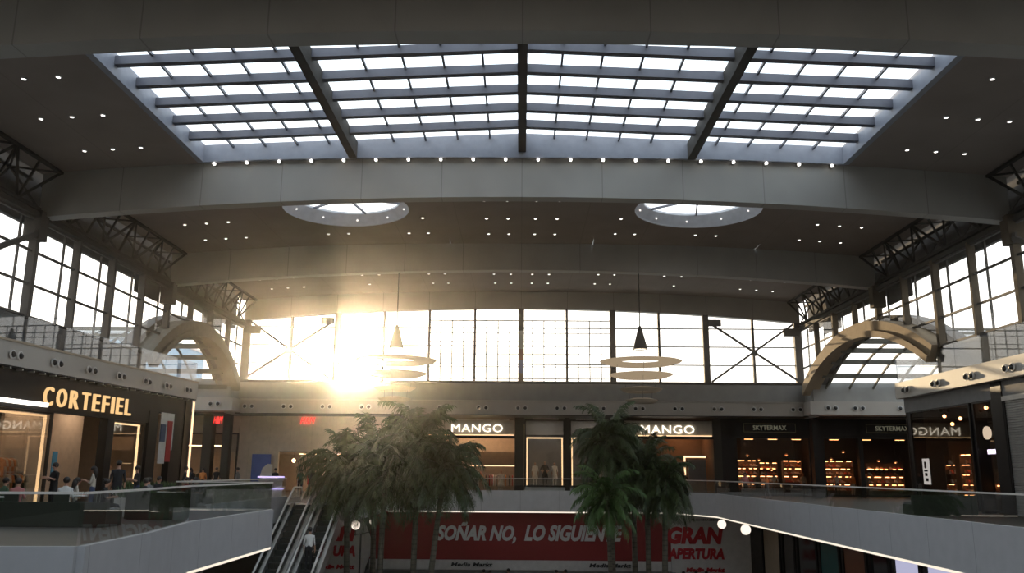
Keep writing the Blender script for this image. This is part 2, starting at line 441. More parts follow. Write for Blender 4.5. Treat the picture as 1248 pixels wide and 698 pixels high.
for s,w in ((-1,'left side'),(1,'right side')):
    X3=sorted([s*17.1,s*16.,s*14.9])
    cluster(X3,[25.2,28.2,31.3],f'beside the big rooflight, {w}',f'ceiling lights beside the big rooflight, {w}')
    cluster(X3,[38.6,41.5,44.4],f'outside the round rooflight, {w}',f'ceiling lights outside the round rooflight, {w}')
    cluster(X3,[54.2,57.],f'in last bay by the windows, {w}',f'outer ceiling lights of the last bay, {w}')
    cluster(sorted([s*10.45,s*9.35]),[44.4],f'just beyond the round rooflight, {w}',f'ceiling lights beyond the round rooflight, {w}')
    for y,r in ((38.8,'near'),(41.7,'middle')): downlight(s*5.05,y,f'ceiling light at the inner rim of the round rooflight, {r} row, {w}',f'ceiling lights at the inner rim, {w}')
    cluster(sorted([s*6.1,s*5.05]),[44.5],f'between round rooflight and mid span, {w}',f'pair between rooflight and centre, {w}')
    cluster(sorted([s*10.4,s*9.3]),[54.2],f'in last bay at the quarter point, {w}',f'quarter point ceiling lights of the last bay, {w}')
    downlight(s*10.4,57.,f'lone ceiling light in the farthest row near the quarter point, {w}',f'farthest ceiling lights, {w}')
    cluster(sorted([s*6.05,s*5.]),[54.2,57.],f'in last bay by the cone lamp, {w}',f'ceiling lights above the cone lamp, {w}')
cluster([-1.8,-.7],[38.9,41.8,44.7],'mid span left, round rooflight bay','mid span ceiling lights')
cluster([.7,1.8],[38.9,41.8,44.7],'mid span right, round rooflight bay','mid span ceiling lights')
cluster([-1.8,-.7],[54.3,57.],'mid span left, last bay','mid span lights of the last bay')
cluster([.7,1.8],[54.3,57.],'mid span right, last bay','mid span lights of the last bay')
rowsp=thing('row_spotlight','x','spotlight')
MB().box(-.05,.05,-.05,.11,-.1,.02).build('housing','chrome',rowsp)
MB().lathe([(.001,-.0),(.045,-.0),(.06,.05),(.06,.09)],(0,-.05,-.06),16,Matrix.Rotation(PI/2,4,'X')).build('lamp','spot',rowsp)
for k in range(20):
    x=-12.67+1.333*k; lab=f'{ORD[k]} spotlight from the left along the big rooflight edge'
    loc=(x,33.24,CZ-csag(x)-.06)
    if k==0: rowsp.location=loc; rowsp['label']=lab; rowsp['group']='spotlights along the rooflight edge'
    else: copy_tree(rowsp,loc,None,lab,'spotlights along the rooflight edge')

# ------------------------------------------------------------------ clerestory walls
SILL=7.5; HEAD=11.55
class Arch:
    def __init__(s,y0,y1,top,zs=7.45):
        s.y0,s.y1,s.zs=y0,y1,zs; h=(y1-y0)/2; r=top-zs; s.R=(h*h+r*r)/(2*r); s.cy=(y0+y1)/2; s.cz=top-s.R; s.a=math.asin(h/s.R)
    def z(s,y,R=None):
        R=R or s.R; d=R*R-(y-s.cy)**2
        return s.cz+math.sqrt(d) if d>0 else -99
    def pt(s,t,R): return (s.cy+R*math.sin(t), s.cz+R*math.cos(t))
ARL=Arch(44.7,58.3,10.0); ARR=Arch(40.6,58.5,9.75)
def arcbox(A,t0,t1,r0,r1,x0,x1,n=28):
    mb=MB(); vs=[]
    for i in range(n+1):
        t=t0+(t1-t0)*i/n
        for r in (r0,r1):
            y,z=A.pt(t,r)
            vs += [(x0,y,z),(x1,y,z)]
    fs=[]
    for i in range(n):
        a=4*i; b=a+4
        fs += [(a,a+1,b+1,b),(a+2,b+2,b+3,a+3),(a,b,b+2,a+2),(a+1,a+3,b+3,b+1)]
    fs += [(0,2,3,1),(4*n,4*n+1,4*n+3,4*n+2)]
    return mb.add(vs,fs)

win_n=[0]
def side_wall(s,A,sand,side):
    X=s*HX
    ys=[6.7+13.3*0,*[20.0-3.35*k for k in (3,2,1)][::1]]
    cols=[33.3+3.35*k for k in range(-4,8)]+[59.93]
    cols=[20.0,23.3,26.6,29.95,33.3,36.65,40.0,43.35,46.7,50.05,53.4,56.75,60.0]
    # columns
    for i,y in enumerate(cols[:-1]):
        big = i%2==0
        w=.26 if big else .16; zb=SILL-.05
        za=A.z(y)
        if za>zb: zb=za+.45
        mb=MB(); mb.box(X-.16,X+.16,y-w/2,y+w/2,zb,HEAD+.1)
        if i%4==0: mb.box(X-.35,X+.35,y-.28,y+.28,HEAD-.9,HEAD+.3)
        struct('column',mb,'sandcol' if sand else 'frame')
        if zb>SILL: continue
    # windows
    for i in range(len(cols)-1):
        ya,yb=cols[i]+.12,cols[i+1]-.12
        win_n[0]+=1
        w=thing(f'window_{win_n[0]}',None,None,(X,ya,SILL)); w['kind']='structure'
        n=8; low=[]
        for k in range(n+1):
            y=ya+(yb-ya)*k/n; z=SILL
            za=A.z(y)
            if za>0: z=max(z,za+.35)
            low.append((y,z))
        if min(z for _,z in low)>HEAD-.3: continue
        mb=MB(); L=s*.02
        vs=[(L,y-ya,z-SILL) for y,z in low]+[(L,y-ya,HEAD-SILL) for y,z in low]
        mb.add(vs,[(k,k+1,n+2+k,n+1+k) for k in range(n)])
        mb.build('glass','pane',w)
        fr=MB()
        for zt in (SILL+.06,8.85,10.2,HEAD-.05):
            yy=[y for y,z in low if z<zt+.05]
            if len(yy)>=2: fr.bar((0,yy[0]-ya,zt-SILL),(0,yy[-1]-ya,zt-SILL),.1,.09)
        ym=yb-.45 if s<0 else yb-.5
        zb=max(SILL,(A.z(ym)+.4) if A.z(ym)>0 else SILL)
        if zb<HEAD-.2: fr.bar((s*.3,ym-ya,zb-SILL),(s*.3,ym-ya,HEAD-SILL),.09,.07)
        fr.build('frame','frame',w)
        if i in (7,10):
            MB().box(s*.45,s*.5,.0,yb-ya,HEAD-SILL-.85,HEAD-SILL).build('painted_shade','wallback',w)  # grey panel put in for the shade of neighbouring roofs
    # head beams and trusses
    hb=MB(); hb.box(X-.15,X+.25,-8,60,HEAD,HEAD+.22); hb.box(X-.1,X+.1,-8,60,HEAD+.34,HEAD+.42)
    struct('lintel_beam',hb,'steel')
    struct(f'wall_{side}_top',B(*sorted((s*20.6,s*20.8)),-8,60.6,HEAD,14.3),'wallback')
    for b in range(3):
        y0,y1=BAYS[b]+.7,BAYS[b+1]+.05
        lab={0:'nearest',1:'middle',2:'farthest'}[b]
        t=thing('roof_truss',f'dark lattice steel truss over the {lab} side windows on the {"escalator" if s<0 else "shutter"} side','truss',(X,y0,HEAD+.3),group='lattice trusses over the side windows')
        n=4; L=y1-y0; H=1.62; xi=-s*.75
        MB().bar((xi,0,H+.1),(xi,L,H+.1),.16,.16).build('top_chord','steel',t)
        MB().bar((0,0,.12),(0,L,.12),.16,.16).build('bottom_chord','steel',t)
        MB().bar((s*.45,0,H-.2),(s*.45,L,H-.2),.1,.12).build('rear_chord','steel',t)
        for k in range(n):
            a=L*k/n; m_=L*(k+.5)/n; c=L*(k+1)/n
            d=MB(); d.bar((xi,a,H+.1),(0,m_,.12),.1); d.bar((0,m_,.12),(xi,c,H+.1),.1); d.bar((0,m_,.12),(xi,m_,H+.1),.08)
            d.bar((0,a,.12),(xi,a,H+.1),.08); d.bar((s*.45,m_,H-.2),(xi,a,H+.1),.07); d.bar((s*.45,m_,H-.2),(xi,c,H+.1),.07)
            d.bar((0,a,.12),(s*.45,m_,H-.2),.07); d.bar((s*.45,m_,H-.2),(0,c,.12),.07)
            d.build('web_member','steel',t)
    # arch and vault
    an='archsand' if sand else 'arch'
    R=A.R; a=A.a*1.04
    x0,x1=sorted((s*(HX-.45),s*(HX+.55)))
    mb=arcbox(A,-a,a,R-.18,R+.38,x0,x1); struct('arch_beam',mb,an)
    x0,x1=sorted((s*(HX-.6),s*(HX-.1))); struct('arch_beam',arcbox(A,-a,a,R-.5,R-.16,x0,x1),an)
    x0,x1=sorted((s*(HX+.55),s*(HX+1.3))); struct('arch_beam',arcbox(A,-a,a,R+.1,R+.7,x0,x1),'frame')
    # vault glazing: purlins run along the corridor, ribs follow the curve
    x0,x1=sorted((s*(HX+.3),s*40))
    nrow=10; Rv=R-.05
    pg=MB()
    for k in range(nrow+1):
        t=-a+2*a*k/nrow; y,z=A.pt(t,Rv-.22)
        yo,zo=A.pt(t,Rv+.02)
        pg.bar((x0,(y+yo)/2,(z+zo)/2),(x1,(y+yo)/2,(z+zo)/2),.4 if k in(0,nrow) else .2,.3)
    struct('vault_beam',pg,'vault')
    for k in range(13):
        xr=s*(HX+1.+1.6*k); u,v=sorted((xr-.05,xr+.05)); struct('vault_beam',arcbox(A,-a,a,Rv-.1,Rv+.02,u,v,20),'vault')
    g=MB(); n=24; vs=[]
    for i in range(n+1):
        t=-a+2*a*i/n; y,z=A.pt(t,Rv); vs += [(x0,y,z),(x1,y,z)]
    g.add(vs,[(2*i,2*i+1,2*i+3,2*i+2) for i in range(n)])
    win_n[0]+=1; struct(f'window_{win_n[0]}',g,'pane')
MATS_extra=dict(sandcol=mat('sand_column',(.13,.105,.075),.8,spec=.08), archsand=mat('sand_arch',(.34,.26,.17),.8,spec=.08), arch=mat('grey_arch',(.2,.185,.15),.8,spec=.08), vault=mat('vault_steel',(.15,.145,.12),.7,spec=.1))
M.update(MATS_extra)
side_wall(-1,ARL,False,'left'); side_wall(1,ARR,True,'right')

# bulkhead walls under the side windows, cut by the corridor mouths
struct('wall_left',B(-20.2,-19.8,-8,44.7,6.46,SILL).box(-20.2,-19.8,-8,8,SILL,12).box(-20.2,-19.8,58.4,60.4,5.4,SILL+.3),'wall')
struct('wall_right',B(19.8,20.2,-8,40.6,6.28,SILL).box(19.8,20.2,-8,8,SILL,12).box(19.8,20.2,58.6,60.4,5.4,SILL+.3),'wall')
# cross corridors: far and near side walls above the shops
for s,A,sd in ((-1,ARL,'left'),(1,ARR,'right')):
    x0,x1=sorted((s*19.9,s*40))
    struct(f'wall_{sd}_corridor',B(x0,x1,A.y1+.0,A.y1+.4,6.4,7.7).box(*sorted((s*20.25,s*40)),A.y0-.4,A.y0,6.2,7.7),'wall')
    xa_,xb_=sorted((s*40,s*40.4)); ew=MB().box(xa_,xb_,4,A.y0,-6,6.2).box(xa_,xb_,A.y1,60,-6,6.6)
    ap=[A.pt(-A.a+2*A.a*i/20,A.R) for i in range(21)]; ew.prism([(A.y0,-6)]+ap+[(A.y1,-6)],xa_,xb_,'YZ'); struct(f'wall_{sd}_end',ew,'wall')
    struct(f'ceiling_{sd}_shops',B(*sorted((s*20.45,s*39.95)),-8,(48.1 if s<0 else 44.9),5.95,6.18),'wall')
    struct('trim_4' if s<0 else 'trim_5',B(*sorted((s*(19.4),s*40)),A.y1-.75,60.0,5.5,6.38),'fascia_far')
# far wall
struct('wall_far',B(-20.2,20.2,60.0,60.35,6.3,7.76),'wall')
struct('trim_6',B(-19.4,19.4,59.3,60.0,5.47,6.42),'fascia_far')
struct('trim_8',B(-19.4,19.4,59.2,59.32,6.36,6.44),'fascia')
struct('ceiling_walkway',B(-40,40,59.4,70.2,5.42,5.5),'dark')
struct('wall_back_shops',B(-34,34,70,70.3,-6,6.6),'dimwall')
struct('roof_far_shops',B(-40,40,60.4,70.4,6.6,6.8),'wall')
# rear of the hall behind the viewpoint
struct('wall_rear',B(-40,40,-8.3,-8,-6,14.6),'bronze')
struct('wall_side_lower',B(-40.3,-40,-8,4,-6,7).box(40,40.3,-8,4,-6,7),'wall')

# far clerestory window
def zhead(x): return 13.02-sag(x)
cx=[-19.8,-16.4,-13.1,-9.8,-6.55,-3.3,0,3.25,6.5,9.8,13.1,16.45,19.8]
for i in range(12):
    xa,xb=cx[i],cx[i+1]; win_n[0]+=1
    w=thing(f'window_{win_n[0]}',None,None,(xa,60.2,7.76)); w['kind']='structure'
    g=MB().add([(0,.0,0),(xb-xa,0,0),(xb-xa,0,zhead(xb)+.4-7.76),(0,0,zhead(xa)+.4-7.76)],[(0,1,2,3)]); g.build('glass','pane',w)
    fr=MB()
    for zt in (7.83,9.05,10.35,11.65):
        if zt<zhead(xb) or zt<zhead(xa): fr.box(0,xb-xa,-.05,.05,zt-7.76-.035,zt-7.76+.035)
    if i in (3,4,5,6,7,8) and 0: pass
    if i in (4,5,6,7):
        for k in range(1,4):
            x=(xb-xa)*k/4; fr.box(x-.035,x+.035,.05,.09,.1,4.4)
        fr.box(0,xb-xa,.04,.1,4.4,4.47); fr.box(0,xb-xa,.04,.1,.25,.31)
        for zt in (1.1,2.0,2.9,3.5): fr.box(0,xb-xa,.05,.08,zt,zt+.045)
    fr.build('frame','frame',w)
for i,x in enumerate(cx):
    if i in (0,12): wdt=.5
    elif i in (2,6,8,10): wdt=.42
    else: wdt=.16
    xx=x+(.2 if i==0 else -.2 if i==12 else 0)
    struct('column',B(xx-wdt/2,xx+wdt/2,59.95 if wdt>.3 else 60.05,60.3,7.76,zhead(xx)+.02),'frame')
struct('trim_9',B(-20,20,59.95,60.3,7.66,7.82),'steel')
for s in (-1,1):
    t=thing('cross_bracing',f'pair of crossed steel braces in the end window bay of the far wall, {"sun" if s<0 else "shaded"} side','bracing',(s*16.45,59.85,7.8),group='crossed braces in the far window')
    for e in (-1,1): MB().bar((-e*3.1,0,.05),(e*3.0*(.93 if e*s>0 else 1),0,4.15),.13,.13).build('brace','frame',t)
    MB().box(s*2.1-.0 if s>0 else -3.2,3.2 if s>0 else -2.1,-.12,.12,3.3,3.85).build('upper_gusset','frame',t)
    MB().box(-3.2 if s>0 else 2.2,-2.3 if s>0 else 3.1,-.12,.12,4.0,4.45).build('inner_gusset','frame',t)
    MB().box(-.18,.18,-.1,.1,1.9,2.3).build('centre_plate','frame',t)
bn=thing('hanging_banner','narrow red and blue banner hanging on the middle post of the far window','banner',(0,59.85,8.4))
MB().box(-.2,.2,-.02,.02,1.7,3.0).build('white_field','white',bn); MB().box(-.2,.2,-.025,.02,.9,1.7).build('red_field','red',bn); MB().box(-.2,.2,-.02,.02,0,.9).build('blue_field','blue',bn)

for s in (-1,1):
    t=thing('diagonal_brace',f'slanting steel brace across the nearest visible side window on the {"left" if s<0 else "right"} side','bracing',(s*19.6,33.1,10.9))
    MB().bar((0,0,0),(0,-6.3,-3.2),.16,.2).build('brace','frame',t); MB().box(-.05,.05,-.3,.1,-.25,.15).build('end_plate','frame',t)
# ------------------------------------------------------------------ twin spotlights on the fascias
def make_twin():
    t=thing('twin_spotlight','x','spotlight')
    for dx in (-.25,.25):
        Mr=Matrix.Rotation(PI/2,4,'X')
        h=MB().lathe([(.13,-.02),(.17,.0),(.17,.05),(.13,.06),(.13,-.02)],(dx,0,0),20,Mr).build('bezel','white',t)
        MB().sphere((dx,-.04,-.02),.12,12).build('lamp_head','rubber',t)
    return t
TW=make_twin(); tw_used=[False]
def twin(loc,rz,label,group):
    if not tw_used[0]:
        tw_used[0]=True; TW.location=loc; TW.rotation_euler=(0,0,rz); TW['label']=label; TW['group']=group
    else: copy_tree(TW,loc,rz,label,group)
for k in range(-7,8):
    x=.05+2.7*k
    if abs(x)>19.2: continue
    twin((x,59.26,5.93),0,f'{ORD[k+7]} pair of round spotlights from the left on the far fascia','spotlights on the far fascia')
for i,x in enumerate((-22.9,-20.6)): twin((x,57.5,5.95),0,f'{["outer","inner"][i]} pair of round spotlights on the fascia across the escalator side corridor','corridor fascia spotlights')
for i,x in enumerate((20.8,22.6,25.6)): twin((x,57.7,5.95),0,f'{ORD[i]} pair of round spotlights on the fascia across the shutter side corridor','corridor fascia spotlights')
# near fascias
SP=math.atan(.084)
def lsx(y): return -19.58+.084*(y-32)
FL=thing('fascia_left',None,None); 
def lquad(mb,y0,y1,d0,d1,z0,z1):
    """box in the plane of the splayed facade; d is depth out of the hall"""
    vs=[]
    for z in (z0,z1):
        for y,d in ((y0,d0),(y1,d0),(y1,d1),(y0,d1)):
            vs.append((lsx(y)-d,y,z))
    return mb.add(vs,[(0,3,2,1),(4,5,6,7),(0,1,5,4),(1,2,6,5),(2,3,7,6),(3,0,4,7)])
bpy.data.objects.remove(FL)
struct('trim_10',lquad(MB(),29.9,48.1,0,.6,5.45,6.42),'fascia')
struct('trim_11',B(19.55,20.4,20,44.9,5.45,6.26),'fascia')
struct('trim_12',lquad(MB(),29.9,48.1,-.04,.1,6.36,6.45),'sand')
for i,y in enumerate((32.55,35.1,37.6,40.0,42.4,44.55,46.8)):
    twin((lsx(y)+.04,y,5.88),PI/2-SP*0,f'{ORD[i]} pair of round spotlights on the fascia over the gold letter sign','spotlights over the gold letter sign')
for i,y in enumerate((43.5,40.35,37.3,34.2)):
    twin((19.51,y,5.82),-PI/2,f'{ORD[3-i]} nearest pair of round spotlights on the sunlit fascia by the roller shutter','spotlights on the sunlit fascia')
# terrace glass above the near fascias
tg=thing('terrace_balustrade','glass balustrade standing on the fascia over the gold letter sign','balustrade',(lsx(30),30,6.42)); off=Vector((lsx(30),30,6.42))
for k in range(5):
    ya=30.+k*3.62; mb=lquad(MB(),ya+.02,ya+3.60,.12,.15,6.3,7.5); mb.v=[tuple(Vector(v)-off) for v in mb.v]; mb.build('glass_panel','terraceglass',tg)
mb=MB().box(lsx(48)-1.2,lsx(48)-.15,48.0,48.03,6.3,7.5); mb.v=[tuple(Vector(v)-off) for v in mb.v]; mb.build('end_panel','terraceglass',tg)
tg=thing('terrace_balustrade','glass balustrade standing on the sunlit fascia above the roller shutter','balustrade',(19.62,20,6.26))
for k in range(8): MB().box(.0,.03,k*3.1+.02,k*3.1+3.08,-.15,1.22).build('glass_panel','terraceglass',tg)
MB().box(.03,.9,24.77,24.8,-.15,1.22).build('end_panel','terraceglass',tg)
struct('floor_terrace',B(-21.2,-21.0,18,44.7,6.2,6.3).box(20.45,21.0,18,44.5,6.1,6.24),'wall')
# ------------------------------------------------------------------ people
def person(label, loc, rz, pose='stand', top='c_black', bottom='c_black', hair='short', h=1.72, group=None, skirt=False, shell=None, cat='person', name='person'):
    k=h/1.75
    J={}; E=[]; Rr={}; W={}
    def j(n,p,r,par=None,w='top'):
        J[n]=Vector(p); Rr[n]=r; W[n]=w
        if par: E.append((par,n))
    sit = pose=='sit'; walk = pose=='walk'
    pz=.52 if sit else .94
    j('pel',(0,0,pz),.135,None,'bottom'); j('sp',(0,.0,pz+.2),.125,'pel'); j('ch',(0,.01+(.03 if sit else 0),pz+.40),.145,'sp')
    j('nb',(0,.01,pz+.53),.065,'ch'); j('nk',(0,.02,pz+.58),.055,'nb','skin'); j('h0',(0,.035,pz+.64),.075,'nk','skin'); j('h1',(0,.035,pz+.71),.095,'h0','skin'); j('h2',(0,.03,pz+.78),.07,'h1','skin')
    for s in (-1,1):
        q='L' if s<0 else 'R'; sw=(.12*s if walk else 0)
        j('sh'+q,(s*.17,.0,pz+.46),.062,'ch')
        if sit or pose=='phone':
            j('el'+q,(s*.22,.04,pz+.2),.045,'sh'+q); j('wr'+q,(s*.13,.25,pz+.22 if sit else pz+.3),.03,'el'+q,'skin'); d=Vector((-s*.25,.95,.15)).normalized()
        elif pose=='hip':
            j('el'+q,(s*.31,-.06,pz+.2),.045,'sh'+q); j('wr'+q,(s*.17,.06,pz+.05),.03,'el'+q,'skin'); d=Vector((-s*.5,.3,-.7)).normalized()
        else:
            j('el'+q,(s*.22,-.03-sw*.5,pz+.18),.045,'sh'+q); j('wr'+q,(s*.235,.05-sw,pz-.06),.03,'el'+q,'skin'); d=Vector((0,.2-sw,-1)).normalized()
        w_=J['wr'+q]; side=d.cross(Vector((s,0,0))).normalized()
        j('pa'+q,w_+d*.06,.033,'wr'+q,'skin')
        for f in range(4):
            o=side*((f-1.5)*.022); ln=(.075,.09,.085,.065)[f]
            a=w_+d*.10+o; j(f'f{f}a'+q,a,.011,'pa'+q,'skin'); j(f'f{f}b'+q,a+d*ln*.5,.0095,f'f{f}a'+q,'skin'); j(f'f{f}c'+q,a+d*ln+Vector((-s*.02,0,0)),.008,f'f{f}b'+q,'skin')
        th=w_+d*.03+side*-.035; j('ta'+q,th,.013,'pa'+q,'skin'); j('tb'+q,th+d*.045-side*.015,.010,'ta'+q,'skin')
        j('hp'+q,(s*.09,0,pz-.05),.105 if not sit else .1,'pel','bottom')
        if sit:
            j('kn'+q,(s*.12,.42,pz-.04),.065,'hp'+q,'bottom'); j('cf'+q,(s*.12,.42,.3),.055,'kn'+q,'bottom'); j('an'+q,(s*.12,.40,.09),.04,'cf'+q,'bottom'); j('he'+q,(s*.12,.38,.045),.04,'an'+q,'shoe'); j('to'+q,(s*.13,.56,.035),.035,'he'+q,'shoe')
        else:
            st=(.2*s if walk else 0)
            j('kn'+q,(s*.1,.03+st*.6,.5),.062,'hp'+q,'bottom'); j('cf'+q,(s*.1,-.02+st*.8,.33),.055,'kn'+q,'bottom'); j('an'+q,(s*.1,-.02+st,.09),.037,'cf'+q,'bottom'); j('he'+q,(s*.1,-.03+st,.045),.04,'an'+q,'shoe'); j('to'+q,(s*.12,.14+st,.035),.034,'he'+q,'shoe')
    names=list(J); idx={n:i for i,n in enumerate(names)}
    me=bpy.data.meshes.new('b'); me.from_pydata([J[n]*k for n in names],[(idx[a],idx[b]) for a,b in E],[])
    ob=bpy.data.objects.new('b',me); COL.objects.link(ob)
    md=ob.modifiers.new('s','SKIN'); md.use_smooth_shade=True
    sv=me.skin_vertices[0].data
    for i,n in enumerate(names): sv[i].radius=(Rr[n]*k,)*2; sv[i].use_root=(n=='pel')
    ob.modifiers.new('u','SUBSURF').levels=1; ob.modifiers['u'].render_levels=1
    dg=bpy.context.evaluated_depsgraph_get(); out=bpy.data.meshes.new_from_object(ob.evaluated_get(dg))
    bpy.data.objects.remove(ob)
    ms=[shell]*4 if shell else [top,bottom,'skin','rubber']
    if skirt and not shell: ms[1]=top
    out.materials.clear()
    for m_ in ms: out.materials.append(M[m_])
    sel={'top':0,'bottom':1,'skin':2,'shoe':3}
    pts=[((J[a]+J[b])/2*k, W[b]) for a,b in E]+[(J[n]*k,W[n]) for n in names]
    hz=J['nk'].z*k; hc=J['h1']*k
    for v in out.vertices:      # shape the torso flatter, the head into an oval with nose and chin
        c=v.co
        if c.z>hz+.03*k and abs(c.x)<.12*k and (c-hc).length<.16*k:
            c.x=hc.x+(c.x-hc.x)*.86
            if c.y>hc.y: c.y=hc.y+(c.y-hc.y)*1.05
        elif abs(c.x)<.2*k and c.z>(pz-.1)*k and abs(c.y)<.16*k: c.y*=.78; c.x*=1.1
        if not sit and skirt and .45*k<c.z<.95*k:
            pass
    for p in out.polygons:
        c=p.center; p.material_index=sel[min(pts,key=lambda q:(q[0]-c).length_squared)[1]]; p.use_smooth=True
    root=thing(name,label,cat,loc,rz,group)
    body=bpy.data.objects.new('body',out); COL.objects.link(body); body.parent=root
    fc=MB()
    for s in (-1,1):
        fc.m=0; fc.sphere((hc.x+s*.032*k,hc.y+.088*k,hc.z+.012*k),.011*k,8)
        fc.m=2; fc.sphere((hc.x+s*.082*k,hc.y,hc.z),.022*k,8,(.4,.8,1.2))
    fc.m=2; fc.add([(hc.x-.012*k,hc.y+.09*k,hc.z-.03*k),(hc.x+.012*k,hc.y+.09*k,hc.z-.03*k),(hc.x,hc.y+.125*k,hc.z-.025*k),(hc.x,hc.y+.088*k,hc.z+.02*k)],[(0,1,2),(0,2,3),(1,3,2),(0,3,1)])
    fc.m=1; fc.box(hc.x-.022*k,hc.x+.022*k,hc.y+.075*k,hc.y+.098*k,hc.z-.055*k,hc.z-.046*k)
    fc.build('face',['rubber','c_red','skin'] if not shell else [shell]*3,root)
    if hair and not shell:
        hm=MB(); hm.sphere((hc.x,hc.y-.018*k,hc.z+.03*k),.108*k,14,(.92,1.,.95))
        if hair=='long':
            hm.tube([(0,hc.y-.06*k,hc.z+.03*k),(0,hc.y-.085*k,hc.z-.08*k),(0,hc.y-.10*k,hc.z-.22*k),(0,hc.y-.09*k,hc.z-.33*k)],[.09*k,.095*k,.085*k,.03*k],10)
        elif hair=='bun': hm.sphere((hc.x,hc.y-.10*k,hc.z+.09*k),.045*k,10)
        hm.build('hair','hair',root,smooth=True)
    if skirt:
        MB().lathe([(.14*k,(pz+.08)*k),(.19*k,(pz-.12)*k),(.25*k,(pz-.42)*k),(.24*k,(pz-.42)*k)],n=20).build('skirt',M[bottom if not shell else shell],root,smooth=True)
    return root

# ------------------------------------------------------------------ shop furniture
def garment(col_, n=0):
    """a top hung on a hanger, hanging below z=0; faces along x"""
    t=thing('hanging_garment','x','clothing')
    m_=MB(); prof=[(-.02,-.06),(-.2,-.14),(-.27,-.42),(-.2,-.42),(-.17,-.24),(-.19,-.85),(.19,-.85),(.17,-.24),(.2,-.42),(.27,-.42),(.2,-.14),(.02,-.06)]
    m_.prism([(a,b) for a,b in prof],-.03,.03,'YZ'); m_.build('cloth',col_,t)
    MB().bar((0,-.18,-.13),(0,0,-.05),.012).bar((0,0,-.05),(0,.18,-.13),.012).tube([(0,0,-.05),(0,0,.0),(0,.03,.02)],.006,6).build('hanger','chrome',t)
    return t
GARM={}
def rack(label, x,y, rz, n, cols, where, ln=1.6, h=1.45, z=0):
    t=thing('clothes_rack',label,'clothes rack',(x,y,z),rz)
    f=MB(); f.bar((-ln/2,0,h),(ln/2,0,h),.035)
    for e in (-ln/2,ln/2): f.bar((e,0,0),(e,0,h),.035); f.bar((e,-.25,.03),(e,.25,.03),.04)
    f.build('frame','chrome',t)
    for i in range(n):
        c=cols[i%len(cols)]
        u=-ln/2+.1+(ln-.2)*i/(n-1); lx=x+u*math.cos(rz); ly=y+u*math.sin(rz)
        lab=f'{c[2:]} top hanging {ORD[i]} from one end on the {where}'
        if c not in GARM: GARM[c]=garment(c); g=GARM[c]; g.location=(lx,ly,z+h-.01); g.rotation_euler=(0,0,rz); g['label']=lab; g['group']='tops on the '+where
        else: copy_tree(GARM[c],(lx,ly,z+h-.01),rz,lab,'tops on the '+where)
def shop_window(name_label,x0,x1,y,z0,z1,frame='bronze',g='shopglass',lights=None,transom=None,w=.1):
    t=thing('shop_window',name_label,'shop window',(x0,y,0))
    W_=x1-x0; f=MB(); f.box(0,w,-.06,.06,z0,z1).box(W_-w,W_,-.06,.06,z0,z1).box(w,W_-w,-.06,.06,z1-w,z1).box(w,W_-w,-.06,.06,z0,z0+w)
    if transom: f.box(w,W_-w,-.05,.05,transom,transom+w)
    f.build('frame',frame,t)
    MB().box(w,W_-w,-.01,.01,z0+w,z1-w).build('pane',g,t)
    if lights:
        lw=.075; top=(transom or z1)-.06
        if 'l' in lights: MB().box(w+.04,w+.04+lw,.15,.25,z0+.1,top).build('light_strip','warm',t)
        if 'r' in lights: MB().box(W_-w-lw-.04,W_-w-.04,.15,.25,z0+.1,top).build('light_strip','warm',t)
        if 't' in lights: MB().box(w+.04,W_-w-.04,.15,.25,top-lw,top).build('light_strip','warm',t)
    return t
def panel_light(label,x0,x1,y0,y1,z,m='shoplamp',group=None):
    t=thing('ceiling_panel_light',label,'ceiling light',((x0+x1)/2,(y0+y1)/2,z),group=group)
    hx,hy=(x1-x0)/2,(y1-y0)/2
    MB().box(-hx-.04,hx+.04,-hy-.04,hy+.04,-.02,.06).build('housing','white',t)
    MB().box(-hx,hx,-hy,hy,-.035,-.02).build('diffuser',m,t)
    return t
def sign(label,body,loc,w,h,m,rz=0,**k):
    t=thing('shop_sign',label,'sign',loc,rz); o=lettering(body,w,h,m,**k); o.parent=t; return t

# ---- partitions / facades of the far shops
FY=62.0
def pier(x0,x1,m='bronze',y0=61.85,y1=62.3,z=5.42): struct('column',B(x0,x1,y0,y1,0,z),m)
for x in (-20.95,-9.15,13.85,20.9,29.):
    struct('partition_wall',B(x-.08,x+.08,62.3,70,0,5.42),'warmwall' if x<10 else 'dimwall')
struct('partition_wall',B(.05,.2,62.3,70,0,5.42).box(7.2,7.35,62.3,70,0,5.42),'warmwall')
struct('wall_shop_back',B(-33.9,13.7,69.6,69.9,0,5.4),'warmwall')
pier(-22.2,-21.55,y0=60.2,y1=60.9); pier(-20.75,-20.25,y0=60.0,y1=60.6)
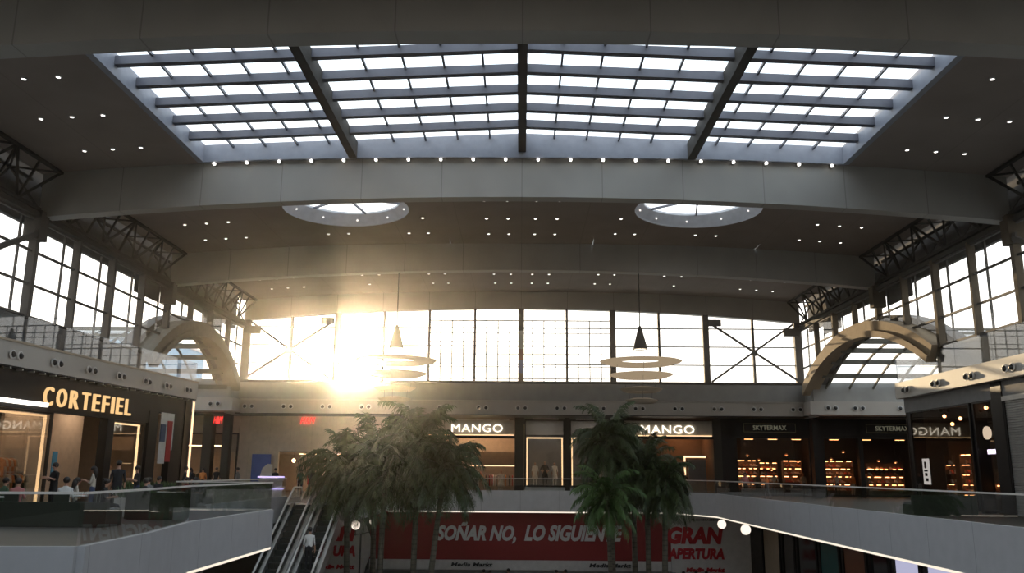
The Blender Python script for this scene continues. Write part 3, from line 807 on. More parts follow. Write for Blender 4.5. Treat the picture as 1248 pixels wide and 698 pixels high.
# left shop with pale facade (red letters)
hm=MB(); hm.box(-20.2,-9.25,62,62.25,2.95,5.42).box(-20.2,-17.3,62,62.25,0,2.95).box(-12.,-9.25,62,62.25,0,2.95)
struct('wall_facade',hm,'beige')
struct('wall_facade',B(-33,-24.9,62,62.25,0,5.42).box(-24.9,-20.25,62,62.25,4.2,5.42),'beige')
shop_window('clear shop window between the corridor piers, clothes rails behind it',-24.9,-22.3,62,.1,4.2,lights=None)
shop_window('clear shop window behind the pier with the small red letter sign',-22.2,-20.25,62,.1,4.2)
sign('small red letter sign between the two dark piers in the corner','H&M',(-21.45,60.05,4.75),.62,.5,'red_led',shear=.25)
sign('red letter sign high on the pale facade left of the palms','H&M',(-15.85,61.9,4.85),1.05,.5,'red_led',shear=.3)
for i,(x,y) in enumerate(((-16.5,63.2),(-15.2,63.2),(-13.9,63.2))):
    t=thing('pendant_lamp',f'{["left","middle","right"][i]} of three bright lamps in the doorway under the red letters','lamp',(x,y,2.85),group='lamps in the doorway')
    MB().tube([(0,0,-.45),(0,0,0)],.012,6).build('cord','rubber',t)
    MB().sphere((0,0,-.55),.13,12).build('bulb','shoplamp',t)
struct('ceiling_doorway',B(-20.8,-9.3,62.3,69.6,2.85,2.95),'warmwall')
rack('chrome rail of tops inside the doorway under the red letters',-15.2,64.6,0,8,['c_orange','c_cream','c_red','c_white'],'rail inside the lit doorway',2.6)
panel_light('warm ceiling panel inside the doorway under the red letters',-16.4,-13.4,64.4,65.4,2.82)
panel_light('warm ceiling panel in the corner shop behind the piers',-25,-22.6,64.4,65.6,3.4,'shoplamp')
rack('chrome clothes rail in the window behind the dark piers',-23.6,62.9,0,9,['c_black','c_grey','c_green','c_black'],'rail in the corner window',2.2)
rack('second chrome clothes rail deeper in the corner shop',-25.6,64.2,0,8,['c_black','c_blue'],'deeper rail of the corner shop',2.)
ps=thing('leaning_poster','upright blue poster panel standing against the pale facade','poster',(-19.1,61.7,0)); MB().box(0,1.35,0,.08,0,2.72).build('blue_sheet','blue',ps)
o=MB().prism([(.55,.0),(1.55,.0),(1.55,2.),(1.2,2.05),(.85,1.75),(.7,1.2)],-.16,-.1,'XZ').build('white_sheet','hoard',ps)
# pale shops with white letters: first opening
pier(-9.5,-8.8); pier(-.42,.24); pier(3.15,3.5); pier(6.6,7.4); pier(13.72,14.3)
MW=struct
def lit_header(label,x0,x1,z0,z1):
    t=thing('sign_fascia',label,'sign panel',(x0,61.95,z0)); H=z1-z0
    MB().box(0,x1-x0,0,.35,0,H).build('box','beigepanel',t); MB().box(.05,x1-x0-.05,-.06,-.02,0,.05).build('light_line','warm',t)
    return t
M['beigepanel']=mat('pale_sign_panel',(.5,.45,.37),.5)
lit_header('pale header panel over the wide open shop front behind the left palms',-8.7,-.45,4.15,5.22)
lit_header('pale header panel over the shop front beside the dark shops',7.45,13.7,4.18,5.25)
sign('white letter sign over the open shop front, partly behind a palm','MANGO',(-4.95,61.87,4.38),3.65,.56,'white_led',bold=.0,space=1.1)
sign('white letter sign on the header beside the dark shops','MANGO',(8.6,61.87,4.36),3.8,.58,'white_led',bold=.0,space=1.1)
struct('trim_13',B(-8.8,-.4,61.8,62.1,3.95,4.13).box(7.4,13.72,61.8,62.1,3.98,4.16),'dark')
shop_window('tall shop window with three mannequins and warm lit frame',.28,3.15,62,.6,5.3,lights='lrt',transom=4.1)
shop_window('shop window with warm lit frame half hidden by the dark palm',3.5,6.6,62,.6,5.3,lights='lrt',transom=4.1)
shop_window('narrow glazed front left of the open shop, behind foliage',-8.8,-6.0,62,.1,3.95,lights='l')
struct('wall_display',B(.3,6.6,64.2,64.35,.6,5.4),M['c_grey'])
dp=MB().box(.3,7.15,62.1,64.2,.0,.62); struct('floor_display',dp,'white')
panel_light('ceiling panel above the three mannequins',.9,2.7,62.8,63.6,5.36,'barlight')
panel_light('ceiling panel in the window half hidden by the palm',4.1,6.,62.8,63.6,5.36,'barlight')
person('black dressed mannequin in the middle of the warm lit window',(1.75,62.75,.62),PI,'hip','c_black','c_black',None,1.78,cat='mannequin',name='mannequin',skirt=True)
person('white dressed mannequin at the left of the warm lit window',(1.05,63.0,.62),PI,'stand','c_white','c_white',None,1.7,cat='mannequin',name='mannequin',skirt=True)
person('white dressed mannequin at the right of the warm lit window',(2.45,63.0,.62),PI,'stand','c_white','c_white',None,1.7,cat='mannequin',name='mannequin',skirt=True)
person('dark dressed mannequin in the window half hidden by the palm',(4.7,62.8,.62),PI,'hip','c_blue','c_blue',None,1.74,cat='mannequin',name='mannequin')
person('white mannequin in the window half hidden by the palm',(5.6,62.9,.62),PI,'stand','c_white','c_white',None,1.74,cat='mannequin',name='mannequin',skirt=True)
panel_light('long warm ceiling panel just inside the wide open shop',-6.6,-.9,63.6,64.4,5.3,'shoplamp')
def wall_shelf(label,x0,x1,y,z,glow=True):
    t=thing('wall_shelf',label,'shelf',(x0,y,z)); MB().box(0,x1-x0,-.5,0,0,.06).build('board','warmwall',t)
    if glow: MB().box(0,x1-x0,-.52,-.47,-.06,0).build('light_strip','warm',t)
wall_shelf('glowing shelf along the back of the open shop, upper',-8.6,-.2,69.5,3.35); wall_shelf('glowing shelf along the back of the open shop, lower',-8.6,-.2,69.5,2.1)
struct('trim_14',B(-8.9,0,66.,66.3,3.1,5.42),'warmwall')
cs=['c_cream','c_orange','c_black','c_red','c_white','c_grey']
rack('front clothes rail in the wide open shop',-3.2,63.9,0,12,cs,'front rail of the open shop',3.2)
rack('second clothes rail in the wide open shop, nearer the dark pier',-1.6,65.6,0,9,cs[1:]+cs[:1],'second rail of the open shop',2.2)
rack('rear clothes rail in the wide open shop',-5.2,67.2,0,14,cs[2:]+cs[:2],'rear rail of the open shop',4.5,1.7)
person('mannequin in a cream coat inside the wide open shop',(-1.4,63.3,0),PI,'stand','c_cream','c_cream',None,1.75,cat='mannequin',name='mannequin',skirt=True)
panel_light('warm ceiling panel in the shop beside the dark shops',11,13.2,64.5,65.3,4.9,'shoplamp2')
struct('wall_display',B(7.4,13.8,66.3,66.45,0,5.4),'dimwall')
t=thing('door_surround','narrow warm lit door surround at the end of the shop beside the dark shops','door surround',(12.0,64,0)); MB().box(0,.1,0,.1,0,2.85).box(.1,1.6,0,.1,2.72,2.85).build('light_strip','warm',t); MB().box(.3,1.6,.05,.12,0,2.6).build('door','c_grey',t)
person('mannequin in white trousers near the door surround',(11.3,63.,0),PI,'stand','c_black','c_white',None,1.75,cat='mannequin',name='mannequin')
person('mannequin in dark clothes near the door surround',(11.8,63.3,0),PI,'hip','c_black','c_grey',None,1.75,cat='mannequin',name='mannequin')

# ---- dark shops
M['dimglow']=emit('dim_letter_glow',(.75,.72,.5),.09)
def dark_sign(label,x0,x1):
    t=thing('shop_sign',label,'sign',(x0,61.8,4.5)); W_=x1-x0
    MB().box(0,W_,0,.1,0,.62).build('plaque','dark',t)
    MB().box(0,W_,-.03,0,0,.03).box(0,W_,-.03,0,.59,.62).box(0,.03,-.03,0,.03,.59).box(W_-.03,W_,-.03,0,.03,.59).build('border','dimgold',t)
    o=lettering('SKYTERMAX',W_*.64,.32,'dimglow',bold=.01); o.parent=t; o.location=(W_*.18,-.03,.16)
dark_sign('dim framed sign over the first dark shop right of the pale letters',15.9,19.6)
dark_sign('dim framed sign over the dark shop in the corner',24.6,28.3)
struct('trim_15',B(14.3,20.7,61.85,62.05,4.2,5.42).box(21.5,33,61.85,62.05,4.2,5.42),'dark')
pier(14.3,15.3,'dark'); pier(20.6,21.5,'dark',61.8); pier(20.15,20.55,'dark',59.9,60.5); pier(24.,24.3,'dark'); pier(28.6,33,'dark')
struct('wall_display',B(14.4,29,66.5,66.6,0,5.4),'dimwall')
shop_window('tinted window of the first dark shop',15.3,20.6,62,.1,4.2,'dark','darkglass')
shop_window('tinted window of the dark corner shop',21.5,28.6,62,.1,4.2,'dark','darkglass')
# a shoe, and glass cube lamps
def shoe():
    t=thing('shoe','x','shoe')
    m_=MB(); m_.prism([(0,0),(.3,0),(.31,.03),(.27,.07),(.17,.10),(.13,.17),(.02,.18),(0,.1)],-.05,.05,'XZ'); m_.build('upper','white',t)
    MB().box(-.005,.315,-.055,.055,-.025,.0).build('sole','rubber',t); return t
def variant(root,m_):
    r=copy_tree(root)
    for c in r.children:
        if c.name.startswith(('upper','glow')): c.data=c.data.copy(); c.data.materials[0]=M[m_]
    return r
M['shoe_o']=mat('orange_leather',(.75,.3,.12),.5); M['shoe_r']=mat('red_leather',(.6,.08,.05),.5); M['shoe_w']=mat('pale_leather',(.8,.7,.6),.5); M['shoe_b']=mat('brown_leather',(.3,.15,.07),.5)
sh0=shoe(); sh0.location=(16.0,63.3,1.0); SH={'pale':sh0}
for c in sh0.children:
    if c.name.startswith('upper'): c.data.materials[0]=M['shoe_w']
sh0['label']='pale shoe at the left end of the top shelf in the first dark shop'; sh0['group']='shoes in the dark shops'
for n_,m_ in (('orange','shoe_o'),('red','shoe_r'),('brown','shoe_b')):
    SH[n_]=variant(sh0,m_)
first={'orange','red','brown'}
def put_shoe(colr,loc,rz,label,group):
    if colr in first: first.discard(colr); r=SH[colr]; r.location=loc; r.rotation_euler=(0,0,rz); r['label']=label; r['group']=group
    else: copy_tree(SH[colr],loc,rz,label,group)
def shelf_unit(label,where,x,y,rz,w,levels,z_light,cols,n,skip=.2):
    t=thing('shelf_unit',label,'shelf unit',(x,y,0),rz)
    H=levels[-1]+.45
    MB().box(-.04,0,-.0,.4,0,H).box(w,w+.04,0,.4,0,H).box(0,w,.37,.4,0,H).build('cabinet','dimwood',t)
    for z in levels:
        MB().box(0,w,0,.37,z-.03,z).build('shelf','dimwood',t)
    for z in z_light:
        a=.05
        while a<w-.2:
            b=a+random.choice((.18,.3,.45)); MB().box(a,min(b,w-.05),.05,.10,z+.40,z+.44).build('light_strip','shoplamp2',t); a=b+random.choice((.15,.3))
    ca,sa=math.cos(rz),math.sin(rz)
    for li,z in enumerate(levels):
        for i in range(n):
            if random.random()<skip: continue
            u=.12+(w-.45)*i/max(1,n-1); v=.15
            c=random.choice(cols)
            put_shoe(c,(x+u*ca-v*sa,y+u*sa+v*ca,z+.027),rz+random.uniform(-.3,.3),f'{c} shoe, {ORD[i]} along, shelf {["one","two","three","four","five","six"][li]} from the floor, {where}','shoes on the '+where)
M['dimwood']=mat('dark_shelf_wood',(.12,.07,.045),.5)
A4=['orange','red','pale','brown','pale']
shelf_unit('backlit shoe shelf at the left of the first dark shop','left shelf of the first dark shop',15.7,63.2,0,1.5,[.45,1.0,1.55,2.1],[.45,1.,1.55,2.1],A4,5,.05)
shelf_unit('backlit shoe shelf in the middle of the first dark shop','middle shelf of the first dark shop',17.5,64.0,0,1.3,[.45,1.,1.55,1.95],[.45,1.,1.55,1.95],A4,5,.05)
shelf_unit('backlit shoe shelf at the right of the first dark shop','right shelf of the first dark shop',19.0,63.2,0,1.3,[.45,1.,1.55,2.1],[1.,1.55,2.1],A4,5,.05)
shelf_unit('backlit shoe shelf beside the corner pier','left shelf of the dark corner shop',21.9,63.2,0,2.1,[.45,1.,1.55,2.1],[.45,1.,1.55,2.1],A4,7,.05)
shelf_unit('backlit shoe shelf further along the dark corner shop','far shelf of the dark corner shop',25.,63.2,0,2.6,[.45,1.,1.55,1.95],[.45,1.,1.55],A4,8,.05)
for i,(x,y,z) in enumerate(((16.4,63.0,2.9),(17.2,63.0,2.6),(19.2,63.,2.95),(20.0,63.,2.5),(22.4,63,2.7),(23.3,63,3.2),(25.8,63.,2.6),(27.,63.,2.5),(18.2,63.4,1.9))):
    t=thing('pendant_lamp',f'{ORD[i]} small orange pendant lamp from the left behind the tinted windows','lamp',(x,y,4.6),group='orange pendants in the dark shops')
    MB().tube([(0,0,z-4.6+.1),(0,0,.8)],.01,6).build('cord','rubber',t)
    MB().lathe([(.03,.1),(.17,-.05),(.16,-.05),(.02,.08)],(0,0,z-4.6),16).build('shade','shoe_o',t); MB().sphere((0,0,z-4.6-.01),.07,10).build('bulb','shoplamp2',t)
for i,(x,c1,c2) in enumerate(((16.9,'c_grey','c_black'),(18.1,'c_white','c_black'),(20.2,'c_cream','c_grey'),(22.6,'c_white','c_black'),(23.7,'c_orange','c_cream'),(24.7,'c_grey','c_grey'))):
    person(f'{ORD[i]} dressed mannequin from the left behind the tinted windows',(x,62.7,0),PI+.2*(-1)**i,'hip' if i%2 else 'stand',c1,c2,None,1.7,cat='mannequin',name='mannequin')

for i,x in enumerate((16.4,18.1,19.8,22.5,24.8,27.2)):
    panel_light(f'{ORD[i]} small warm added fill light from the left behind the tinted windows',x-.3,x+.3,62.35,62.55,4.05,'shoplamp2','added fill lights in the dark shops')  # unseen fill lights added to brighten the mannequins
# ------------------------------------------------------------------ near shop with gold letters
def lobj(name,m_,parts,parent=None,y0=32.,**k):
    """parts given as (ya,yb,d0,d1,z0,z1) in the splayed facade, origin moved to the facade foot"""
    o0=Vector((lsx(y0),y0,0)); mb=MB()
    for p in parts: lquad(mb,*p)
    mb.v=[tuple(Vector(v)-o0) for v in mb.v]; return mb.build(name,m_,parent)
def lthing(name,label,cat,y0=32.,**k): return thing(name,label,cat,(lsx(y0),y0,0),**k)
st_=lambda m_,parts,name: struct(name,(lambda mb:[lquad(mb,*p) for p in parts] and mb)(MB()),m_)
st_('dark',[(30,48.0,.25,.6,4.5,5.45),(30,44.3,.2,.6,3.9,4.5)],'wall_facade')
st_('dark',[(39.8,40.35,.2,.6,0,3.9),(43.4,44.3,.15,.7,0,4.5),(31.6,32.2,.2,.6,0,3.9),(46.0,47.3,.25,.6,0,4.5),(47.3,48.0,.2,.8,0,5.4)],'column')
st_('dark',[(30,48,.0,1.2,5.40,5.46)],'ceiling_facade')
sl=MB()
for k in range(25): lquad(sl,30.3+.7*k,30.36+.7*k,.0,.25,5.34,5.4)
struct('ceiling_slats',sl,'chrome')
for i in range(1): pass
t=thing('shop_sign','large gold letters on black above the shop on the escalator side','sign',(lsx(34.75)+.12-.2,34.75,4.13),PI/2-SP)
for i,ch in enumerate('CORTEFIEL'):
    w_={'C':.62,'O':.68,'R':.62,'T':.58,'E':.52,'F':.50,'I':.15,'L':.5}[ch]
    if i==0: u=0.
    o=lettering(ch,w_*.92,.76,'gold',depth=.1,bold=.0,name='letter'); o.parent=t; o.location=(u,0,0); u+=w_*.97+.27
# windows in that facade
def lwindow(label,ya,yb,z0,z1,lights,flat=False):
    t=lthing('shop_window',label,'shop window',ya)
    f=[(ya,ya+.08,.28,.4,z0,z1),(yb-.08,yb,.28,.4,z0,z1),(ya,yb,.28,.4,z1-.08,z1),(ya,yb,.28,.4,z0,z0+.08)]
    lobj('frame','bronze',f,t,ya)
    if flat: MB().box(-.02,.02,0,yb-ya,z0,z1-.08).build('pane','shopglass',t); 
    else: lobj('pane','shopglass',[(ya+.08,yb-.08,.33,.35,z0+.08,z1-.08)],t,ya)
    if 'r' in lights: lobj('light_strip','warm',[(yb-.19,yb-.1,.5,.58,z0+.1,z1-.1)],t,ya)
    if 't' in lights: lobj('light_strip','warm',[(ya+.2,yb-.1,.5,.58,z1-.17,z1-.1)],t,ya)
    return t
t1=lwindow('warm framed shop window under the first gold letters',32.2,35.85,.1,3.88,'rt')
lwindow('warm framed shop window beside the red and white poster',40.4,43.35,.1,3.88,'rt')
t=thing('mirror_glazing','flat glass sheet in front of the first window that mirrors the white letters','glazing',(-19.74,31.9,.1)); MB().box(-.015,.015,0,3.9,0,3.75).build('sheet','shopglass',t)
t=lthing('bar_light','white bar light at the frame edge below the black sign band','light',27.); lobj('bar','barlight',[(30.,35.0,.02,.12,4.06,4.22)],t,27.)
t=lthing('poster_banner','red and white hanging poster beside the dark pier','poster',44.5)
lobj('white_field','c_white',[(44.5,45.2,.1,.13,1.9,4.5),(45.2,45.9,.1,.13,2.6,4.5)],t,44.5); lobj('red_field','c_red',[(45.2,45.7,.06,.1,2.0,4.1)],t,44.5); lobj('blue_field','c_blue',[(44.5,45.,.06,.1,3.0,3.9)],t,44.5)
t=lthing('light_post','thin warm light strip on the end pier of the gold letter shop','light',47.6); lobj('strip','warm',[(47.8,47.87,-.02,.06,.6,5.3)],t,47.6)
# interior
struct('wall_left_lower',B(-20.6,-20.3,4,30,0,6.44),'wall')
struct('wall_shop_left',B(-26,-25.8,20,48,0,5.9).box(-26,-19.3,47.95,48.15,0,5.4),'warmwall')
struct('wall_shop_left',B(-22.2,-22.05,36.6,43.3,0,4.4),'warmwall')
struct('ceiling_shop_left',B(-26,-20,20,47.9,4.55,4.7),'warmwall')
panel_light('warm ceiling panel inside the entrance of the gold letter shop',-21.9,-20.9,36.6,39.4,4.5,'shoplamp3')
panel_light('warm ceiling panel behind the first window of the gold letter shop',-22.6,-21.4,32.6,35.2,4.5,'shoplamp3')
panel_light('warm ceiling panel behind the second window of the gold letter shop',-21.6,-20.8,41,43,4.5,'shoplamp3')
rack('clothes rail behind the first window of the gold letter shop',-21.6,34.,PI/2,8,['c_red','c_white','c_green','c_black'],'rail behind the first window',2.4)
rack('clothes rail in the entrance of the gold letter shop',-21.4,36.8,PI/2,7,['c_cream','c_orange','c_black'],'rail in the entrance',1.5)
rack('upper rail behind the entrance column of the gold letter shop',-21.6,36.4,PI/2,6,['c_orange','c_cream'],'upper rail by the entrance',1.1,2.1)
person('mannequin in a cream outfit in the second window of the gold letter shop',(-20.3,41.6,0),-PI/2,'stand','c_cream','c_cream',None,1.8,cat='mannequin',name='mannequin')
person('mannequin in white at the right of the second window',(-20.2,42.7,0),-PI/2,'hip','c_white','c_grey',None,1.8,cat='mannequin',name='mannequin')
person('mannequin in yellow green behind the first window',(-20.9,33.2,0),-PI/2,'stand','c_green','c_grey',None,1.8,cat='mannequin',name='mannequin')
person('mannequin in white behind the first window',(-20.9,34.6,0),-PI/2,'stand','c_white','c_black',None,1.8,cat='mannequin',name='mannequin')
MB().box(0,.04,0,.35,0,1.2)
t=thing('notice','small teal notice at the edge of the entrance','notice',(-19.35,35.75,1.3)); MB().box(0,.04,0,.35,0,1.).build('sheet','teal2',t) if 'teal2' in M else MB().box(0,.04,0,.35,0,1.).build('sheet',mat('teal_notice',(.05,.25,.35),.5),t)

# ------------------------------------------------------------------ near dark shop on the other side
struct('column',B(20.0,20.6,44.3,44.9,0,5.45).box(20.0,20.5,38.1,38.4,0,5.0).box(19.9,20.6,35.7,36.5,0,5.45),'dark')
struct('wall_facade',B(19.95,20.4,20,44.9,4.75,5.45),M['c_grey'])
struct('wall_shop_right',B(24.6,24.8,20,44.9,0,5.9).box(20,24.7,44.75,44.95,0,5.9).box(20.4,24.6,35.9,36.0,0,5.4),'dimwall')
struct('ceiling_shop_right',B(20.3,24.7,20,44.7,5.0,5.1),'dimwall')
def rwindow(label,ya,yb,z0,z1,g='darkglass'):
    t=thing('shop_window',label,'shop window',(19.95,ya,0)); W_=yb-ya
    MB().box(-.05,.05,0,.08,z0,z1).box(-.05,.05,W_-.08,W_,z0,z1).box(-.05,.05,.08,W_-.08,z1-.08,z1).box(-.05,.05,.08,W_-.08,z0,z0+.08).build('frame','dark',t)
    MB().box(-.012,.012,.08,W_-.08,z0+.08,z1-.08).build('pane',g,t); return t
rwindow('large tinted shop window that mirrors the white letters',38.4,44.3,.1,4.75)
rwindow('tinted glass door front with the round lit badge behind it',36.5,38.1,.1,4.75)
t=thing('hanging_sign','tall narrow white sign with black marks in the tinted window','sign',(20.15,43.9,1.15)); MB().box(0,.05,-.65,0,0,1.25).build('board','white_lit',t) if 'white_lit' in M else MB().box(0,.05,-.65,0,0,1.25).build('board',emit('lit_sign_board',(.9,.9,.95),.75),t)
MB().box(-.01,0,-.5,-.25,.15,.3).box(-.01,0,-.45,-.2,.4,.55).box(-.01,0,-.5,-.15,.62,.7).box(-.01,0,-.4,-.2,.78,1.1).build('marks','blacktext',t)
t=thing('badge_lamp','round lit white badge high in the glass door front','lamp',(20.2,37.55,3.4)); MB().lathe([(.001,0),(.26,0),(.28,.04),(.28,.1)],(0,0,0),24,Matrix.Rotation(-PI/2,4,'Y')).build('disc','globe',t); MB().bar((.05,0,.2),(.05,0,1.6),.02).build('rod','rubber',t)
o=sign('small violet white neon lettering in the glass door front','BIMANI',(20.2,37.75,2.5),.95,.2,emit('violet_neon',(.75,.68,1.),3.5),-PI/2,bold=.02)
shelf_unit('tall backlit shelf in the middle of the large tinted window','middle shelf behind the large tinted window',20.55,40.95,-PI/2,1.0,[.3,.75,1.2,1.65,2.1],[.3,.75,1.2,1.65,2.1],A4,4,.1)
shelf_unit('tall backlit shelf at the left of the large tinted window','left shelf behind the large tinted window',20.55,42.4,-PI/2,.95,[.3,.75,1.2,1.65,2.1],[.75,1.65],A4,4,.1)
shelf_unit('tall backlit shelf at the right of the large tinted window','right shelf behind the large tinted window',20.55,39.5,-PI/2,.75,[.3,.75,1.2,1.65,2.1],[.3,1.2],['red','orange','red'],3,.1)
shelf_unit('low glowing display table behind the glass door front','low display behind the door front',20.5,38.0,-PI/2,1.1,[.75,1.3],[.75],['orange','pale'],5,.0)
for i,(x,y,z) in enumerate(((20.6,42.1,4.4),(20.6,40.6,4.2),(20.7,41.6,4.0),(20.4,37.9,4.5),(20.4,37.2,4.5))):
    t=thing('track_spotlight',f'{ORD[i]} small warm ceiling spotlight behind the tinted glass facing the gold letter shop','spotlight',(x,y,5.0),group='spots behind the tinted glass')
    MB().tube([(0,0,z-5.),(0,0,0)],.012,6).build('rod','rubber',t); MB().sphere((0,0,z-5.),.08,10).build('bulb','shoplamp2',t)
t=thing('roller_shutter','closed ribbed steel roller shutter on the near shop','shutter',(19.98,20,0))
sm=MB(); n=46
pr=[(.0,0.)]
for k in range(n): z=k*.1; pr += [(-.02,z+.03),(-.02,z+.07),(.01,z+.1)]
vs=[(x,y,z) for x,z in pr for y in (0,15.7)]; sm.add(vs,[(2*i,2*i+1,2*i+3,2*i+2) for i in range(len(pr)-1)])
sm.build('curtain','shutter',t); MB().box(-.1,.2,0,15.7,4.6,4.8).build('housing','shutter',t); MB().box(-.06,.05,15.6,15.7,0,4.6).build('guide_rail','dark',t)

# ------------------------------------------------------------------ pendants
def pendant(x,label,group):
    t=thing('ring_pendant_lamp',label,'pendant lamp',(x,47.1,8.3),group=group)
    MB().tube([(0,0,1.3),(0,0,4.4)],.03,8).build('cable','pend',t)
    MB().lathe([(.04,1.32),(.09,1.25),(.40,.05),(.41,0),(.37,0),(.06,1.2)],n=28).build('cone_shade','pend',t,smooth=True)
    MB().lathe([(.001,.03),(.36,.03)],n=24).build('diffuser','globe2',t)
    for z,r,ri in ((-.72,2.2,1.25),(-1.45,1.7,1.0),(-2.25,1.1,.65),(-2.85,.85,.5)):
        th=.10
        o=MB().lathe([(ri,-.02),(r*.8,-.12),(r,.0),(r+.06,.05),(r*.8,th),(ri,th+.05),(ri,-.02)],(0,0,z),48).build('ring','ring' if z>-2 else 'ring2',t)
    hw=MB()
    for k in range(3):
        a=2*PI*k/3+.5; hw.tube([(.35*math.cos(a),.35*math.sin(a),0),(1.9*math.cos(a),1.9*math.sin(a),-.68)],.008,5)
        hw.tube([(1.45*math.cos(a),1.45*math.sin(a),-.7),(1.3*math.cos(a),1.3*math.sin(a),-1.4)],.008,5)
        hw.tube([(1.05*math.cos(a),1.05*math.sin(a),-1.4),(.9*math.cos(a),.9*math.sin(a),-2.2)],.008,5); hw.tube([(.75*math.cos(a),.75*math.sin(a),-2.2),(.7*math.cos(a),.7*math.sin(a),-2.8)],.008,5)
    hw.build('suspension_wire','pend',t)
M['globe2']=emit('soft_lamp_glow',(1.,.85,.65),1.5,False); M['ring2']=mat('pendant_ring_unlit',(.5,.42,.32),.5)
pendant(-6.95,'black cone pendant with pale rings beside the sun','ring pendants'); pendant(6.62,'black cone pendant with pale rings in front of the shaded windows','ring pendants')

# ------------------------------------------------------------------ palms
def palm(label,x,y,h,crown_r,n,leafm='leaf',lean=(0,0),z0=-6.,trunk_r=.14,seed=1,droop=1.):
    rnd=random.Random(seed)
    t=thing('palm_tree',label,'palm tree',(x,y,z0))
    top=Vector((lean[0],lean[1],h))
    pts=[Vector((lean[0]*(i/10)**1.6,lean[1]*(i/10)**1.6,h*i/10)) for i in range(11)]
    MB().tube(pts,[trunk_r*1.35]+[trunk_r*(1.05-.03*i) for i in range(10)],10).build('trunk','bark',t,smooth=True)
    mb=MB()
    for k in range(n):
        u=(k+.5)/n; az=k*2.39996+rnd.uniform(-.3,.3)
        el=math.radians(74-106*u**.9+rnd.uniform(-10,10))
        L=crown_r*rnd.uniform(.8,1.2)*(1.1 if u<.3 else 1)
        d=Vector((math.cos(az)*math.cos(el),math.sin(az)*math.cos(el),math.sin(el)))
        p=top+Vector((0,0,.1-.55*u)); m=12; step=L/m; rach=[p.copy()]
        for i in range(m):
            d=(d+Vector((0,0,-.12*droop*(.6+1.2*i/m)))).normalized(); p=p+d*step; rach.append(p.copy())
        mb.m=1; mb.tube(rach,[.018*(1-.8*i/m) for i in range(m+1)],3,False); mb.m=0
        twist=rnd.uniform(-.5,.5)
        for i in range(2,m+1):
            a=rach[i-1]; b=rach[i]; dd=(b-a).normalized(); side=dd.cross(Vector((0,0,1)))
            if side.length<.05: side=Vector((math.sin(az),-math.cos(az),0))
            side.normalize(); side=(Matrix.Rotation(twist,3,dd)@side)
            for q in range(5):
                o=a.lerp(b,q/5); base=crown_r*.30*math.sin(PI*min(1,(i-1+q/5)/m)*.8+.35)
                for s in (-1,1):
                    ln=base*rnd.uniform(.7,1.2)
                    tip=o+side*s*ln*rnd.uniform(.45,.8)+dd*ln*rnd.uniform(.3,.8)+Vector((0,0,-ln*rnd.uniform(.1,.9))); mid=o.lerp(tip,.45)+Vector((0,0,ln*.12))
                    w=dd*.024+Vector((0,0,.01))
                    mb.add([o-w*.5,o+w*.5,mid+w,mid-w,tip],[(0,1,2,3),(3,2,4)])
    mb.build('fronds',[leafm,'bark'],t,recalc=False)
    return t
palm('leftmost palm, nearest the escalators, washed by sunlight',-7.9,41.,7.7,2.3,70,lean=(-.3,0),seed=1,droop=1.1)
palm('palm with a high crown right behind the leftmost one',-7.0,42.6,8.2,2.6,70,lean=(-.2,.2),seed=2)
palm('tallest palm of the escalator group, below the far fascia',-4.8,40.,8.9,2.4,72,lean=(.1,0),seed=3,droop=1.2)
palm('palm whose fronds droop over the white words on the banner',-4.1,39.5,7.7,2.2,60,lean=(.7,0),seed=4,droop=1.2)
palm('short palm between the trunks next to the escalators',-6.3,40.,7.5,2.3,56,lean=(.1,0),seed=9,droop=1.2)
palm('tall dark palm in front of the half hidden shop window',4.3,41.,9.1,1.9,70,lean=(-.2,0),seed=5,droop=1.2)
palm('dense dark palm in front of the right white letter sign',5.9,41.,7.7,1.8,72,lean=(.0,0),seed=6,droop=1.2)
palm('low bright green palm leaning over the last white banner words',4.1,40.,6.6,1.7,50,'leaf2',lean=(-.2,-.2),seed=7,droop=1.1,trunk_r=.11)
palm('slim palm with a hanging crown next to the red and white board',6.5,40.5,7.1,1.7,60,lean=(.2,0),seed=8,droop=1.5)
palm('short palm deep between the two dark palms',5.4,42.,7.7,1.9,58,lean=(0,0),seed=11,droop=1.4)

